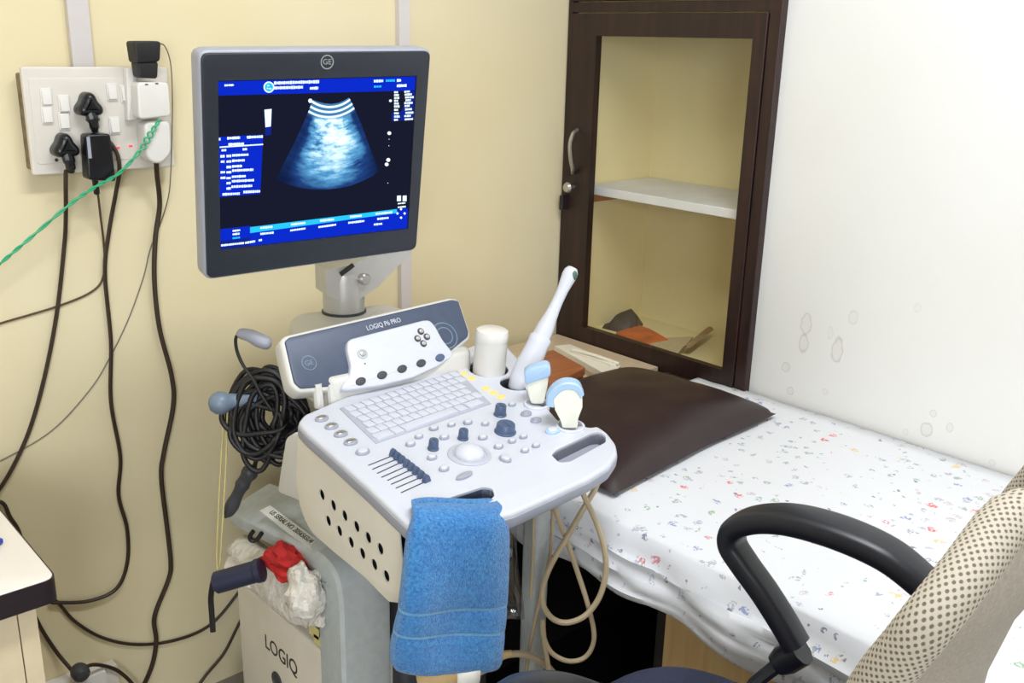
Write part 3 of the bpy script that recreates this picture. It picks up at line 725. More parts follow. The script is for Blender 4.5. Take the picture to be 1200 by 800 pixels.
ub = P((352, 506), (400, 470), (545, 412), (560, 425), (600, 500), (620, 545), (560, 585), (480, 606))
obj('panel_housing', MB().prism(PF, inset(ub if area2(ub) > 0 else ub[::-1], .035), -.13, -.03), 'black', mc)  # black colour stands in for the shade seen through the cover holes
# side holders for the scan heads on the right edge
for (cx, cy, r) in ((629, 474, .021), (668, 500, .023)):
    a, b = PF.px((cx, cy)); o = circle(a, b, r+.005, r*.85+.005, n=24); h = circle(a, b, r, r*.85, n=24)
    obj('probe_cup', MB().prism(PF, o, -.035, .004, holes=[h], bev=.002), 'white', mc)
# keyboard
kc = [V(PF.px(p)) for p in ((402, 479), (534, 436), (572, 473), (442, 518))]
def kb(s, t): return (kc[0]*(1-s)+kc[1]*s)*(1-t)+(kc[3]*(1-s)+kc[2]*s)*t
kbd = obj('keyboard', MB().prism(PF, [tuple(kb(-.02, -.03)), tuple(kb(1.02, -.03)), tuple(kb(1.02, 1.03)), tuple(kb(-.02, 1.03))], .0002, .0016, bev=.0005), 'keybed', mc)
key0 = None; e1 = (kc[1]-kc[0]).length; NR, NC = 6, 14
def keyshape(w, h, ctr, ex):
    ang = math.atan2(ex.y, ex.x); ca, sa2 = math.cos(ang), math.sin(ang)
    R_ = rounded([(-w, -h), (w, -h), (w, h), (-w, h)], .0018, 2)
    return [(ctr.x+x*ca-y*sa2, ctr.y+x*sa2+y*ca) for x, y in R_]
kw = e1/NC*.5-.0011; kh = (kc[3]-kc[0]).length/NR*.5-.0011
for r in range(NR):
    cols = [(c+.5+(.25 if r in (2, 3) else 0), 1) for c in range(NC-(1 if r in (2, 3) else 0))] if r < NR-1 else [(1.0, 1.9), (2.6, 1.1), (6.6, 6.4), (10.6, 1.1), (12.4, 1.9)]
    for c, wid in cols:
        p = kb(c/NC, (r+.5)/NR); w = PF(p.x, p.y, .0016)
        if wid == 1 and key0 is not None: at(key0, w, kbd); continue
        k_ = obj('key', MB().prism(PF, keyshape(kw*wid if wid == 1 else e1/NC*.5*wid-.0011, kh, p, kc[1]-kc[0]), .0014, .0046, bev=.001, seg=2), 'key', kbd, loc=w)
        if wid == 1: key0 = k_
# lit keys, buttons
def button(px, py, rx, ry, m, name='button', h=.005, rot=0., mm=None):
    a, b = PF.px((px, py)); w = PF(a, b, 0)
    return obj(name, MB().prism(PF, circle(a, b, rx, ry, 20, rot), 0.0002, h, bev=min(.0022, ry*.4)), m, mc, loc=w)
for px, py in [(543.5, 438.3), (552.5, 443.5), (569.5, 455.5), (578.3, 460.7), (587, 465.3)]: button(px, py, .0085, .0062, 'lit', 'lit_key', .003, .1)
def ring_button(px, py, rx, ry, m='grey_light', m2='white', rot=.1):
    a, b = PF.px((px, py)); w = PF(a, b, 0)
    r = obj('button', MB().prism(PF, circle(a, b, rx, ry, 22, rot), .0002, .0042, bev=.0015), m, mc, loc=w)
    obj('button_cap', MB().prism(PF, circle(a, b, rx*.72, ry*.7, 18, rot), .0035, .0062, bev=.0016), m2, r, loc=w)
for px, py in [(377, 491.5), (388.5, 500.5), (399.5, 509.5), (411, 519), (425, 530.5)]: ring_button(px, py, .0125, .0092, 'grey_light', 'silver' if px < 420 else 'white')
C3 = lambda x, y: (x/2.857+320, y/2.857+320)
for x, y in [(597, 510), (710, 507), (488, 550), (800, 565), (838, 550), (843, 597), (880, 580), (800, 442)]: ring_button(*C3(x, y), .0082, .0060)
for x, y in [(538, 522), (652, 502), (573, 552), (460, 575), (702, 553), (532, 620), (572, 658), (755, 583)]: ring_button(*C3(x, y), .0092, .0072)
for x, y in [(847, 473), (880, 495)]: ring_button(*C3(x, y), .0115, .0085, 'grey_light', 'grey_light')
button(*C3(640, 682), .017, .0062, 'grey_light', 'button', .0055, .15); ring_button(*C3(777, 625), .0085, .0115, 'grey_light', 'white', .2)
ring_button(*C3(935, 530), .0150, .0110, 'lightblue', 'white')
def knob(px, py, r, h):
    a, b = PF.px((px, py)); f = Fr(PF(a, b, 0), PF.x, PF.y)
    mb = MB().lathe(f, [(r*1.12, 0), (r*1.12, .002), (r, .003), (r*.94, h-.002), (r*.84, h), (0, h+.0004)], 24); mb.box(f, -r*.12, r*.12, -r*.8, r*.2, h-.001, h+.0012)
    obj('knob', mb, 'slate_dark', mc, 40)
knob(586, 486, .0105, .020); knob(592, 506, .0170, .017); knob(542.5, 514, .0085, .018); knob(507.6, 526, .0085, .018)
# trackball
M['grey_ring'] = mat('pale_grey_trackball_ring', (186, 189, 200), .35, var=.02)
a, b = PF.px((550, 533)); f = Fr(PF(a, b, 0), PF.x, PF.y)
tr = obj('trackball_ring', MB().lathe(f, [(.036, 0), (.036, .0016), (.033, .003), (.029, .003), (.0275, .001), (0, .001)], 32), 'grey_ring', mc)
obj('trackball', MB().lathe(f, [(.025*math.cos(t_*math.pi/20), .001+.017*math.sin(t_*math.pi/20)) for t_ in range(10)]+[(0, .018)], 32), 'white', tr, 60)
# gain sliders
sl = [(458, 527), (482, 550), (510, 574), (535, 597), (570, 615), (592, 638), (620, 660), (650, 687)]; sr = [(605, 468), (630, 488), (655, 507), (685, 530), (712, 551), (740, 573), (768, 596), (798, 620)]
for (x0, y0), (x1, y1) in zip(sl, sr):
    a = V(PF.px((x0/5+340, y0/5+440))); b = V(PF.px((x1/5+340, y1/5+440))); d = (b-a).normalized(); n = V((-d.y, d.x))*.0009
    s_ = obj('gain_slider', MB().prism(PF, [tuple(a-n), tuple(b-n), tuple(b+n), tuple(a+n)], .0002, .0008), 'grey_dark', mc, 0)
    f = Fr(PF(b.x, b.y, 0), PF.x*d.x+PF.y*d.y, PF.x*-d.y+PF.y*d.x)
    mb = MB(); mb.loft([[f(-.0065, -.0042, .0008), f(.0065, -.0042, .0008), f(.0065, .0042, .0008), f(-.0065, .0042, .0008)], [f(-.004, -.0036, .010), f(.003, -.0036, .010), f(.003, .0036, .010), f(-.004, .0036, .010)], [f(-.002, -.003, .0125), f(.001, -.003, .0125), f(.001, .003, .0125), f(-.002, .003, .0125)]])
    obj('slider_knob', mb, 'slate_dark', s_, 0)
# --- speaker and display bar
td = math.radians(38)
DF = Fr(onz(345, 458, .935), U, BK*math.sin(td)+UP*math.cos(td))
dp = lambda *pts: [DF.px(p) for p in pts]
C6 = lambda x, y: (x/4.8+310, y/4.8+340)
slate = rounded(dp(*[C6(*q) for q in [(112, 290), (135, 268), (1050, 55), (1088, 62), (1145, 235), (1142, 262), (1040, 345), (430, 535), (200, 553), (165, 520)]]), .004, 3)
slate = slate if area2(slate) > 0 else slate[::-1]
bar = obj('display_bar', MB().prism(DF, inset(slate, -.007), -.04, -.001, bev=.008, bot=.008), 'offwhite', mc, 40)
obj('slate_panel', MB().prism(DF, slate, -.001, .0025, bev=.002), 'slate', bar)
inner = rounded(dp(*[C6(*q) for q in [(452, 305), (470, 288), (880, 182), (915, 182), (945, 215), (985, 290), (1045, 365), (1045, 385), (960, 440), (820, 505), (640, 550), (450, 578), (418, 572), (422, 548), (462, 495), (472, 440), (450, 350)]]), .006, 3)
ind = obj('inner_console', MB().prism(DF, inner, 0, .013, bev=.004, seg=4), 'white', bar, 40)
db0 = None
for x, y in [(540, 513), (660, 478), (773, 443), (880, 411), (986, 380)]:
    a, b = DF.px(C6(x, y), .013); w = DF(a, b, .013)
    q = obj('soft_key', MB().prism(DF, circle(a, b, .0105, .0072, 20, .2), .0128, .0165, bev=.002), 'slate_dark' if x > 950 else 'grey_dark', bar, loc=w)
for x, y in [(878, 232), (912, 262), (893, 300), (860, 272)]:
    a, b = DF.px(C6(x, y), .013); w = DF(a, b, .013)
    q = obj('direction_key', MB().prism(DF, circle(a, b, .0068, .0068, 18), .0128, .015, bev=.001), 'grey_dark', bar, loc=w)
    obj('key_cap', MB().prism(DF, circle(a, b, .0044, .0044, 16), .0148, .0175, bev=.0012), 'silver', bar, loc=w)
a, b = DF.px(C6(550, 358), .013); w = DF(a, b, .013)
obj('power_key', MB().prism(DF, circle(a, b, .0105, .0095, 20), .0128, .0150, bev=.001), 'grey_frame', bar, loc=w); obj('key_cap', MB().prism(DF, circle(a, b, .006, .0055, 18), .0148, .0178, bev=.0014), 'silver', bar, loc=w)
a, b = DF.px(C6(565, 413), .013); obj('microphone_hole', MB().prism(DF, circle(a, b, .0015, n=10), .0126, .0136), 'grey_dark', bar)
def ring(fr, a, b, r0, r1, z0, z1, m, par, name, ry=1.): return obj(name, MB().prism(fr, circle(a, b, r1, r1*ry, 32), z0, z1, holes=[circle(a, b, r0, r0*ry, 32)]), m, par, 30)
a, b = DF.px(C6(247, 412)); M['emblem'] = mat('faint_blue_grey_emblem', (112, 132, 152), .35, var=.03)
bd = ring(DF, a, b, .0125, .0140, .0024, .0034, 'emblem', bar, 'emblem'); obj('monogram', MB().text('GE', .0135, Fr(DF(a, b, .0026), DF.x, DF.y), .0006), 'emblem', bd, 0)
a, b = DF.px(C6(1010, 258))
for r in (.016, .026): ring(DF, a, b, r, r+.0022, .0024, .0031, 'emblem', bar, 'speaker_ring')
a, b = DF.px(C6(668, 194)); a2, b2 = DF.px(C6(760, 168)); a1, b1 = DF.px(C6(575, 216)); an = math.atan2(b2-b1, a2-a1)
tfx = DF.x*math.cos(an)+DF.y*math.sin(an); tfy = DF.y*math.cos(an)-DF.x*math.sin(an)
obj('lettering', MB().text('LOGIQ P6 PRO', .0135, Fr(DF(a, b, .0029), tfx, tfy), .0006, sx=.86), 'white', bar, 0)
# stems carrying the bar, rear tower
mb = MB()
for x in (372, 388): q = onpl((x, 468), DF.O-DF.z*.02, DF.z); mb.tube([q+V((0, 0, .03)), V((q.x, q.y-.005, PO.z-.01))], .009, 10)
obj('bar_support', mb, 'offwhite', mc)
obj('bar_base', MB().prism(Fr((0, 0, 0)), rounded([(-1.15, -.575), (-.83, -.592), (-.82, -.48), (-1.14, -.45)], .03), .885, .945, bev=.01), 'offwhite', mc)
tw = rounded([(-1.10, -.47), (-.86, -.49), (-.80, -.42), (-.81, -.27), (-1.03, -.22), (-1.07, -.30)], .04, 6)
obj('rear_tower', MB().prism(W, tw, .62, .972, bev=.03, seg=5), 'offwhite', mc, 50)
# --- monitor post, arm
cz = .985; ctr = onz(403, 358, cz); ctr = V((ctr.x, ctr.y, cz))
f = Fr((ctr.x, ctr.y, .96)); 
obj('post_collar', MB().lathe(f, [(.0462, 0), (.0462, .0155), (.044, .017), (0, .017)], 28), 'grey_dark', mc)
post = obj('monitor_post', MB().lathe(f, [(.043, .01), (.043, .085), (.041, .098), (.036, .103), (0, .103)], 32), 'arm', mc)
# monitor plane
mu = V((.993, -.105, .012)).normalized(); mn = V((-.105, -.982, -.155)); mn = (mn-mu*mn.dot(mu)).normalized(); mv = mn.cross(mu)
MC = V((-1.13, -.539, 1.318)); MF = Fr(MC, mu, mv, mn)
MP = lambda *pts, c=0.: [MF.px(p, c) for p in pts]
top = V((ctr.x, ctr.y, 1.055)); rt = onpl((474, 293), ctr+V((0, -.03, 0)), V((0, 1, 0)))
el = V((rt.x, rt.y, rt.z))
mb = MB(); d_ = (el-top); d_.z = 0; d_.normalize(); sd = V((-d_.y, d_.x, 0))
rg = []
for t_, lo, hi, w_ in ((-.35, -.035, .018, .034), (0, -.06, .024, .04), (.45, -.028, .045, .036), (1.0, .035, .078, .03), (1.12, .055, .085, .024)):
    p = top+(el-top)*t_; p.z = top.z
    rg.append([p+sd*w_+UP*lo, p+sd*w_+UP*hi, p-sd*w_+UP*hi, p-sd*w_+UP*lo])
arm = obj('monitor_arm', mb.loft(rg), 'arm', mc, 30)
bp = onpl((427, 327), ctr+V((0, -.05, 0)), V((0, 1, 0))); obj('arm_bolt', MB().lathe(Fr(bp, (1, 0, 0), (0, 0, 1), (0, -1, 0)), [(.012, -.012), (.012, .004), (.009, .007), (0, .007)], 16), 'silver', arm)
sl_ = onpl((405, 317), ctr+V((0, -.043, 0)), V((0, 1, 0))); obj('arm_slot', MB().tube([sl_+V((-.012, 0, -.006)), sl_+V((.016, -.003, .01))], .005, 8), 'black', arm)
mb = MB().tube([el+V((.0, .0, .03)), V((-.98, -.40, 1.26)), MF(0.02, 0, -.05)], .022, 10); obj('monitor_link', mb, 'arm', mc)
# monitor
bz = MP((236, 62.5), (504.5, 60), (487.5, 292), (243, 326.5)); bz = bz if area2(bz) > 0 else bz[::-1]
bzr = rounded(bz, .012, 5)
mon = obj('monitor', MB().prism(MF, inset(bzr, -.004), -.045, -.004, bev=.004, bot=.012), 'grey_light', mc, 40)
obj('monitor_back', MB().prism(MF, rounded(inset(bz, .05), .03, 5), -.075, -.044, bot=.015), 'grey_light', mon, 40)
scq = MP((255.2, 94.5), (488.2, 88.5), (478, 268), (258.2, 293)); scq = scq if area2(scq) > 0 else scq[::-1]
obj('bezel', MB().prism(MF, bzr, -.006, .001, holes=[scq], bev=.002), 'bezel', mon, 40)
# badge
a, b = MF.px((383, 72.5)); M['badge'] = mat('silver_badge', (176, 180, 182), .3, metal=.6, var=.03)
bd = ring(MF, a, b, .0098, .0115, .0008, .0016, 'badge', mon, 'badge'); obj('monogram', MB().text('GE', .0125, Fr(MF(a, b, .001), MF.x, MF.y), .0006), 'badge', bd, 0)
for r in range(4): pass
# screen with the lit picture
ZS = -.0035
scr = MB(); SM = ['scr_bg', 'scr_blue', 'scr_navy', 'scr_cyan', 'scr_white', None]
scr.prism(MF, inset(scq, -.003), -.006, ZS, k=0)
lev = [0]
def sq(pts, k, lift=1):
    p = MP(*pts, c=ZS); p = p if area2(p) > 0 else p[::-1]
    scr.add([MF(x, y, ZS+.00012*lift) for x, y in p], [list(range(len(p)))], k)
def bar4(x0, y0, x1, y1, h, k, lift=3): sq([(x0, y0-h/2), (x1, y1-h/2), (x1, y1+h/2), (x0, y0+h/2)], k, lift)
C220 = lambda x, y: (x/2.667+220, y/2.667+40)
sq([(255.5, 95.5), (487.5, 89.5), (487, 106), (256, 112)], 1)
sq([(256.5, 160.5), (308.5, 157.5), (305, 227), (257.5, 231)], 1); sq([(480, 107), (486.5, 107), (485, 140), (459, 142), (459, 132), (470, 131)], 2)
sq([(257.8, 268.5), (293, 264.5), (293, 281), (258.3, 292)], 1); sq([(293, 266.0), (478, 243.6), (477.8, 267), (293, 288)], 1); sq([(293, 266), (465, 244.8), (465, 249.5), (293, 273)], 3, 2); sq([(258.2, 282), (293, 278), (293, 288.5), (258.4, 292.5)], 2, 2)
def dashes(x0, y0, x1, y1, h, seed, k=4, fill=.82):
    rnd = random.Random(seed); L = x1-x0; x = 0
    while x < L-.6:
        w = min(rnd.uniform(1.6, 3.4), L-x)
        ya = y0+(y1-y0)*x/L; yb = y0+(y1-y0)*(x+w)/L; hh = h*rnd.uniform(.75, 1.)
        bar4(x0+x, ya, x0+x+w*.86, yb, hh, k); x += w
sl2 = -.025
dashes(263, 100, 274, 99.5, 2.6, 1, 4); dashes(321, 97.3, 374, 95.6, 3.8, 2); dashes(321, 103, 355, 102, 3.8, 3); dashes(363, 103.5, 373, 103, 3.6, 4)
dashes(438, 95, 449, 94.6, 3.2, 5); dashes(438, 101.5, 447, 101.2, 2.4, 6, 3); dashes(452, 94.5, 463, 94.2, 3.2, 7, 3); dashes(465, 94.2, 470, 94, 3.4, 8); dashes(465, 100.5, 477, 100, 3.6, 9)
# circular emblem in the header of the screen picture
p_ = [(315+6.3*math.cos(2*math.pi*i/24), 102+6.6*math.sin(2*math.pi*i/24)) for i in range(24)]; sq(p_, 4, 3)
p_ = [(315+4.9*math.cos(2*math.pi*i/24), 102+5.1*math.sin(2*math.pi*i/24)) for i in range(24)]; sq(p_, 3, 4)
for (x, y, w) in ((313, 100.2, 2.4), (315.2, 103.8, 2.6), (312.6, 103.4, 1.6)): bar4(x, y, x+w, y, 1.3, 4, 5)
sq([(309.5, 128.5), (318.5, 127.5), (317.5, 158), (311, 159)], 2, 2); sq([(309.8, 128.5), (318.2, 127.5), (317.3, 148), (311, 149)], 4, 3)
# list on the left
Lc = lambda x, y: (x/7.27+240, y/7.27+130)
for (x0, x1, y, sd) in [(118, 136, 240, 11), (190, 300, 232, 12), (358, 496, 224, 13), (200, 335, 285, 14), (142, 184, 335, 15), (322, 360, 326, 16)] + \
    [(184, 226, 384, 20), (232, 376, 378, 21), (184, 226, 431, 22), (232, 340, 424, 23), (184, 226, 478, 24), (232, 318, 472, 25), (184, 226, 522, 26), (232, 414, 508, 27), (184, 222, 572, 28), (230, 350, 560, 29), (184, 222, 615, 30), (230, 420, 598, 31), (184, 222, 660, 32), (226, 405, 645, 33), (150, 298, 710, 34), (328, 472, 690, 35), (132, 176, 386, 36), (136, 168, 432, 37), (134, 178, 522, 38), (134, 178, 570, 39)]:
    a = Lc(x0, y); b = Lc(x1, y-(x1-x0)*.05); dashes(a[0], a[1], b[0], b[1], 3.1 if y > 300 else 3.4, sd, 4)
a, b = Lc(126, 308), Lc(496, 284); bar4(a[0], a[1], b[0], b[1], 1.5, 4)
# right-hand read-outs
R6 = lambda x, y: (x/4.214+430, y/4.214+80)
for i, y in enumerate([118, 132, 146, 160, 174, 188, 205, 222, 238, 254]):
    a = R6(134, y); b = R6(154+(i % 3)*4, y); dashes(a[0], a[1], b[0], b[1], 2.7, 50+i); a = R6(184+(i % 4)*2, y-2); b = R6(212+(i*7 % 5)*5, y-4); dashes(a[0], a[1], b[0], b[1], 2.7, 70+i)
for x, y, r in ((116, 160, 1.7), (110, 320, 2.3), (105, 452, 2.4), (97, 474, 2.3), (109, 350, .5), (108, 382, .5), (103, 566, .5)):
    c = R6(x, y); sq([(c[0]+r*math.cos(2*math.pi*i/10), c[1]+r*.95*math.sin(2*math.pi*i/10)) for i in range(10)], 4, 3)
for x in (158, 186): c = R6(x, 642); sq([(c[0]-2.3, c[1]-3.2), (c[0]+2.3, c[1]-3.4), (c[0]+2.2, c[1]+3.2), (c[0]-2.4, c[1]+3.3)], 4, 3)
a, b = R6(152, 668), R6(190, 664); dashes(a[0], a[1], b[0], b[1], 1.8, 91); a, b = R6(152, 686), R6(192, 682); dashes(a[0], a[1], b[0], b[1], 2, 92)
for dx, dy in ((0, -5), (4.2, 0), (0, 5), (-4.2, 0)): c = R6(168, 716); x, y = c[0]+dx, c[1]+dy; sq([(x, y-1.7), (x+1.6, y), (x, y+1.7), (x-1.6, y)], 4, 3)
for i, (x, y) in enumerate([(277, 270.5), (277, 274.5), (277, 279)]): dashes(x-4.5, y, x+4.5, y-1, 2.4, 100+i, 3 if i == 2 else 4)
for i, (xa, ya, xb, yb) in enumerate([(305, 267, 320, 265.5), (305, 274, 321, 272.3), (341, 263, 358, 261), (340, 270, 358, 267.5), (375, 258.5, 392, 256.8), (373, 266, 394, 263), (410, 254, 424, 252.5), (408, 261, 427, 258.7), (440, 250.5, 460, 248.5), (442, 256.5, 456, 255), (438, 263, 448, 262), (259, 287.5, 286, 284.5), (287, 284.5, 299, 282.5), (303, 281.5, 307, 281)]): dashes(xa, ya, xb, yb, 2.6, 120+i)
# the scan fan
fan = [(366.5, 117), (372, 119), (380, 121), (388.5, 121.7), (397, 120.4), (404, 117.3), (409, 114.3), (414, 124), (424, 147), (433, 172), (444, 199.5), (437, 206), (425, 212), (411, 217.5), (397, 220.5), (382, 222), (366, 222), (350, 220), (336, 215.5), (324, 210), (332, 192), (345, 167), (356, 143), (362, 129)]
pts = MP(*fan, c=ZS); pts = pts if area2(pts) > 0 else pts[::-1]
scr.add([MF(x, y, ZS+.0002) for x, y in pts], [list(range(len(pts)))], 5)
ap2 = MP((388.5, 82), c=ZS)[0]; apw = MF(ap2[0], ap2[1], ZS) - V(mc.location)
M['scan'] = fan_mat(tuple(apw), tuple(MF.x), tuple(MF.y)); SM[5] = M['scan']
c = (363.5, 118); sq([(c[0]+2.4*math.cos(2*math.pi*i/12), c[1]+2.6*math.sin(2*math.pi*i/12)) for i in range(12)], 4, 3)
obj('screen', scr, SM, mon, 0)
# cable hook at the back left
hz = .86; h0 = onz(258, 472, hz); h1 = V((-1.13, h0.y-.03, hz+.0)); hd = (h1-h0).normalized()
mb = MB(); hx = hd.orthogonal().normalized(); mb.lathe(Fr(h0, hx, hd.cross(hx), hd), [(0, -.022), (.012, -.019), (.02, -.010), (.0225, 0), (.02, .010), (.0155, .018), (.0145, .03), (.0145, (h1-h0).length)], 20)
obj('cable_hook', mb, 'hook', mc, 50)
# beige cable outlet and right post below the panel
obj('right_post', MB().box(W, -.884, -.844, -.835, -.795, .09, .83, r=.012), 'grey_frame', mc)
0 and obj('rear_block', MB().box(W, -.855, -.825, -.40, -.36, .96, 1.03, r=.008, bev=.008), 'white', mc)
# ================================================================== THINGS ON AND AROUND THE MACHINE
# black cable coil on the hook
HF = V((_f.x, _f.y, 0)).normalized(); RT = V((_r.x, _r.y, 0)).normalized()
cc = onpl((309, 488), h0+hd*.06, HF)
rnd = random.Random(3); pts = []
K = 22
for i in range(K*16):
    a = 2*math.pi*i/16; lap = i//16; t_ = i/(K*16)
    rx = .049+.016*math.sin(lap*2.1)+.006*math.sin(a*2+lap); rz = .062+.024*math.cos(lap*1.7)+.006*math.cos(a*3+lap*2)
    off = V((0, 0, -.012*math.sin(lap*1.3)))+RT*(.024*math.sin(lap*.9)+.010)+HF*(.028*math.cos(lap*2.6))
    tilt = .12+.2*math.sin(lap*1.9)
    x, z = rx*math.cos(a), rz*math.sin(a)
    pts.append(cc+off+RT*(x*math.cos(tilt)+z*math.sin(tilt)*.55)+UP*(z*math.cos(tilt)-x*math.sin(tilt)*.6)+HF*(.012*math.sin(a)))
coil = thing('cable_coil', 'coil of black cable hung on the grey hook at the back of the machine', 'cable', tuple(cc+UP*.08))
obj('wound_cable', MB().tube(cr(pts, 3, True), .0052, 7, True), 'black', coil, 60)
tail = [onpl(p, cc, HF) for p in [(318, 535), (306, 530), (300, 540), (297, 556), (293, 560)]]
obj('cable_tail', MB().tube(cr(tail, 5), .0045, 7), 'black', coil)
tail = [onpl(p, cc+HF*.01, HF) for p in [(300, 520), (308, 538), (318, 540), (326, 520), (330, 498)]]
obj('cable_tail', MB().tube(cr(tail, 5), .0048, 7), 'black', coil)
pg = cr([onpl(p, cc-HF*.0, HF) for p in [(297, 548), (291, 556), (284, 568), (276, 584), (268, 600), (264, 606)]], 4)
obj('connector', MB().tube(pg, [.010, .014, .016, .0165, .016, .0135, .013, .0135, .015, .0125, .0115, .0115, .012, .0135, .014, .0125, .011, .009, .006, .004, .003][:len(pg)], 12), 'grey_dark', coil)
lp2 = cr([onpl(p, cc-HF*.07, HF) for p in [(297, 622), (293, 628), (295, 633), (301, 632), (307, 624)]], 4)
obj('cable_end', MB().tube(lp2, .0045, 7), 'black', coil)
# pencil transducer with its cable
pq = cr([onpl(p, cc+UP*.0-HF*.03, HF) for p in [(277, 391), (284, 391), (293, 393), (303, 398), (312, 402), (318, 404)]], 3)
pt = thing('pencil_probe', 'grey-white pencil probe with a thin black cable, left of the slate speaker bar', 'probe', tuple(pq[6]))
obj('probe_body', MB().tube(pq, [.003, .007, .0095, .0105, .011, .0115, .012, .0125, .013, .0135, .0135, .013, .0125, .0115, .0095, .004][:len(pq)], 14), 'grey_light', pt, 60)
obj('cord', MB().tube(cr([onpl(p, cc-HF*.03, HF) for p in [(279, 391), (276, 398), (278, 412), (285, 428), (297, 445), (306, 462), (318, 480)]], 5), .0032, 7), 'black', pt)
# yellowed string loop on the hook
q = [onpl(p, h0+hd*.03, HF) for p in [(266, 460), (268.5, 470), (266.5, 485), (265, 540), (261, 610), (257, 664)]]; q2 = [onpl(p, h0+hd*.03+HF*.012, HF) for p in [(257, 664), (254, 655), (256, 600), (259, 540), (263, 485), (264, 470), (266, 460)]]
solo('string', MB().tube(cr(q+q2[1:], 6), .0016, 6), 'yellowed', 'long yellowed string loop hanging from the grey hook in front of the wall', 'string', tuple(q[0]))
# plastic bag, red cloth, torch in the open side of the machine
from mathutils import noise as NZ
def blob(c, r, amp, fq, seed, n=28, m=18, fn=None):
    mb = MB(); rows = []
    for i in range(m+1):
        ph = math.pi*i/m; row = []
        for j in range(n):
            a = 2*math.pi*j/n; d = V((math.sin(ph)*math.cos(a), math.sin(ph)*math.sin(a), math.cos(ph)))
            k = 1+amp*(NZ.noise(d*fq+V((seed, 0, 0)))+.6*abs(NZ.noise(d*fq*2.3+V((0, seed, 0)))))
            p = V((d.x*r[0]*k, d.y*r[1]*k, d.z*r[2]*k))
            if fn: p = fn(p, d)
            row.append(V(c)+p)
        rows.append(row)
    return mb.loft(rows, caps=False)
cb = onx(318, 690, -1.205)
bg = thing('plastic_bag', 'crumpled white plastic bag holding red cloth, on the machine body under the grey side arch', 'bag', (cb.x, cb.y, .43))
b1 = onx(357, 697, -1.236); b2 = onx(287, 668, -1.225); b3 = onx(325, 680, -1.205)
mb = blob(b3, (.04, .16, .045), .28, 1.5, 1.3); mb2 = blob(b1, (.03, .036, .05), .4, 1.7, 4.1)
obj('bag_sheet', mb, 'bag', bg, 25); obj('bag_fold', mb2, 'bag', bg, 25)
obj('bag_corner', blob(b2, (.028, .06, .026), .35, 1.6, 7.7), 'bag', bg, 25)
cl = onx(337, 659, -1.222); solo('cloth', blob(cl, (.028, .056, .026), .5, 2.5, 2.2), 'red', 'crumpled red cloth poking out of the white plastic bag under the grey arch', 'cloth', tuple(cl), smooth=25)
t0, t1 = onx(252, 683, -1.33), onx(308, 667, -1.262); dr = (t1-t0).normalized(); hx = dr.orthogonal().normalized(); L_ = (t1-t0).length
to = thing('torch', 'dark navy cylinder torch with a black wrist strap, sticking out under the grey arch', 'torch', tuple(t0))
obj('barrel', MB().lathe(Fr(t0, hx, dr.cross(hx), dr), [(.017, 0), (.0205, .003), (.0205, L_-.014), (.0225, L_-.012), (.0225, L_-.002), (.02, L_)], 24), 'navy', to)
obj('wrist_strap', MB().tube(cr([t0+V((0, 0, .012)), t0+V((-.006, -.004, .004))]+[onx(x, y, -1.335) for x, y in [(247, 700), (248, 718), (249.5, 740)]], 5), .0042, 7, sx=1.3, sy=.7), 'black', to)
# gel bottle
ga, gb = PF.px((573, 434)); g0 = PF(ga, gb, -.045); gt = onpl((577, 386), PF(ga, gb, 0)+V((0, 0, 0)), HF); ax = (gt-PF(ga, gb, 0)).normalized(); g0 = PF(ga, gb, 0)-ax*.028; hx = ax.orthogonal().normalized(); gh = (gt-g0).length
bo = thing('gel_bottle', 'white gel bottle standing upside down in the holder behind the keyboard', 'bottle', tuple(g0))
gf = Fr(g0, hx, ax.cross(hx), ax)
obj('bottle_body', MB().lathe(gf, [(.02, 0), (.030, .004), (.0318, .02), (.0318, gh-.024), (.0318, gh-.022)], 32), 'offwhite', bo)
obj('bottle_cap', MB().lathe(gf, [(.0316, gh-.022), (.0326, gh-.020), (.0326, gh-.008), (.031, gh-.001), (.026, gh+.002), (0, gh+.003)], 32), 'switch', bo)
for k in range(4):
    zz = gh*.42+.012*k
    obj('print_line', MB().add([gf(.0308*math.cos(a), .0308*math.sin(a), zz+h) for h in (0, .003) for a in [2.6+.12*i for i in range(9)]], [[i, i+1, i+10, i+9] for i in range(8)]) or MB(), 'sticker', bo) if False else None
# endocavity wand
wa, wb = PF.px((605, 450)); w0 = PF(wa, wb, -.020); tip = onz(668, 321, 1.09)
d = (tip-w0); L_ = d.length; d.normalize(); hx = RT-d*RT.dot(d); hx.normalize()
wd = thing('endocavity_probe', 'long white wand probe leaning to the right in its holder beside the gel bottle', 'probe', tuple(w0))
wf2 = Fr(w0, hx, d.cross(hx), d)
pr = [(.012, 0), (.019, .008), (.0235, .03), (.0245, .06), (.0225, .085), (.0215, .105), (.0220, .118), (.0205, .1205), (.0180, .1215), (.0172, .140), (.0140, .160), (.0118, .18), (.0108, .20), (.0108, L_-.055), (.0112, L_-.035), (.0138, L_-.014), (.0150, L_-.004), (.0142, L_+.006), (.010, L_+.013), (0, L_+.015)]
obj('wand_body', MB().lathe(wf2, pr, 24), 'white', wd, 50)
lc = wf2(.0085, -.0075, L_-.001); obj('lens_window', blob(lc, (.0068, .0068, .0095), 0, 1, 0, 14, 10), 'lens', wd, 60)
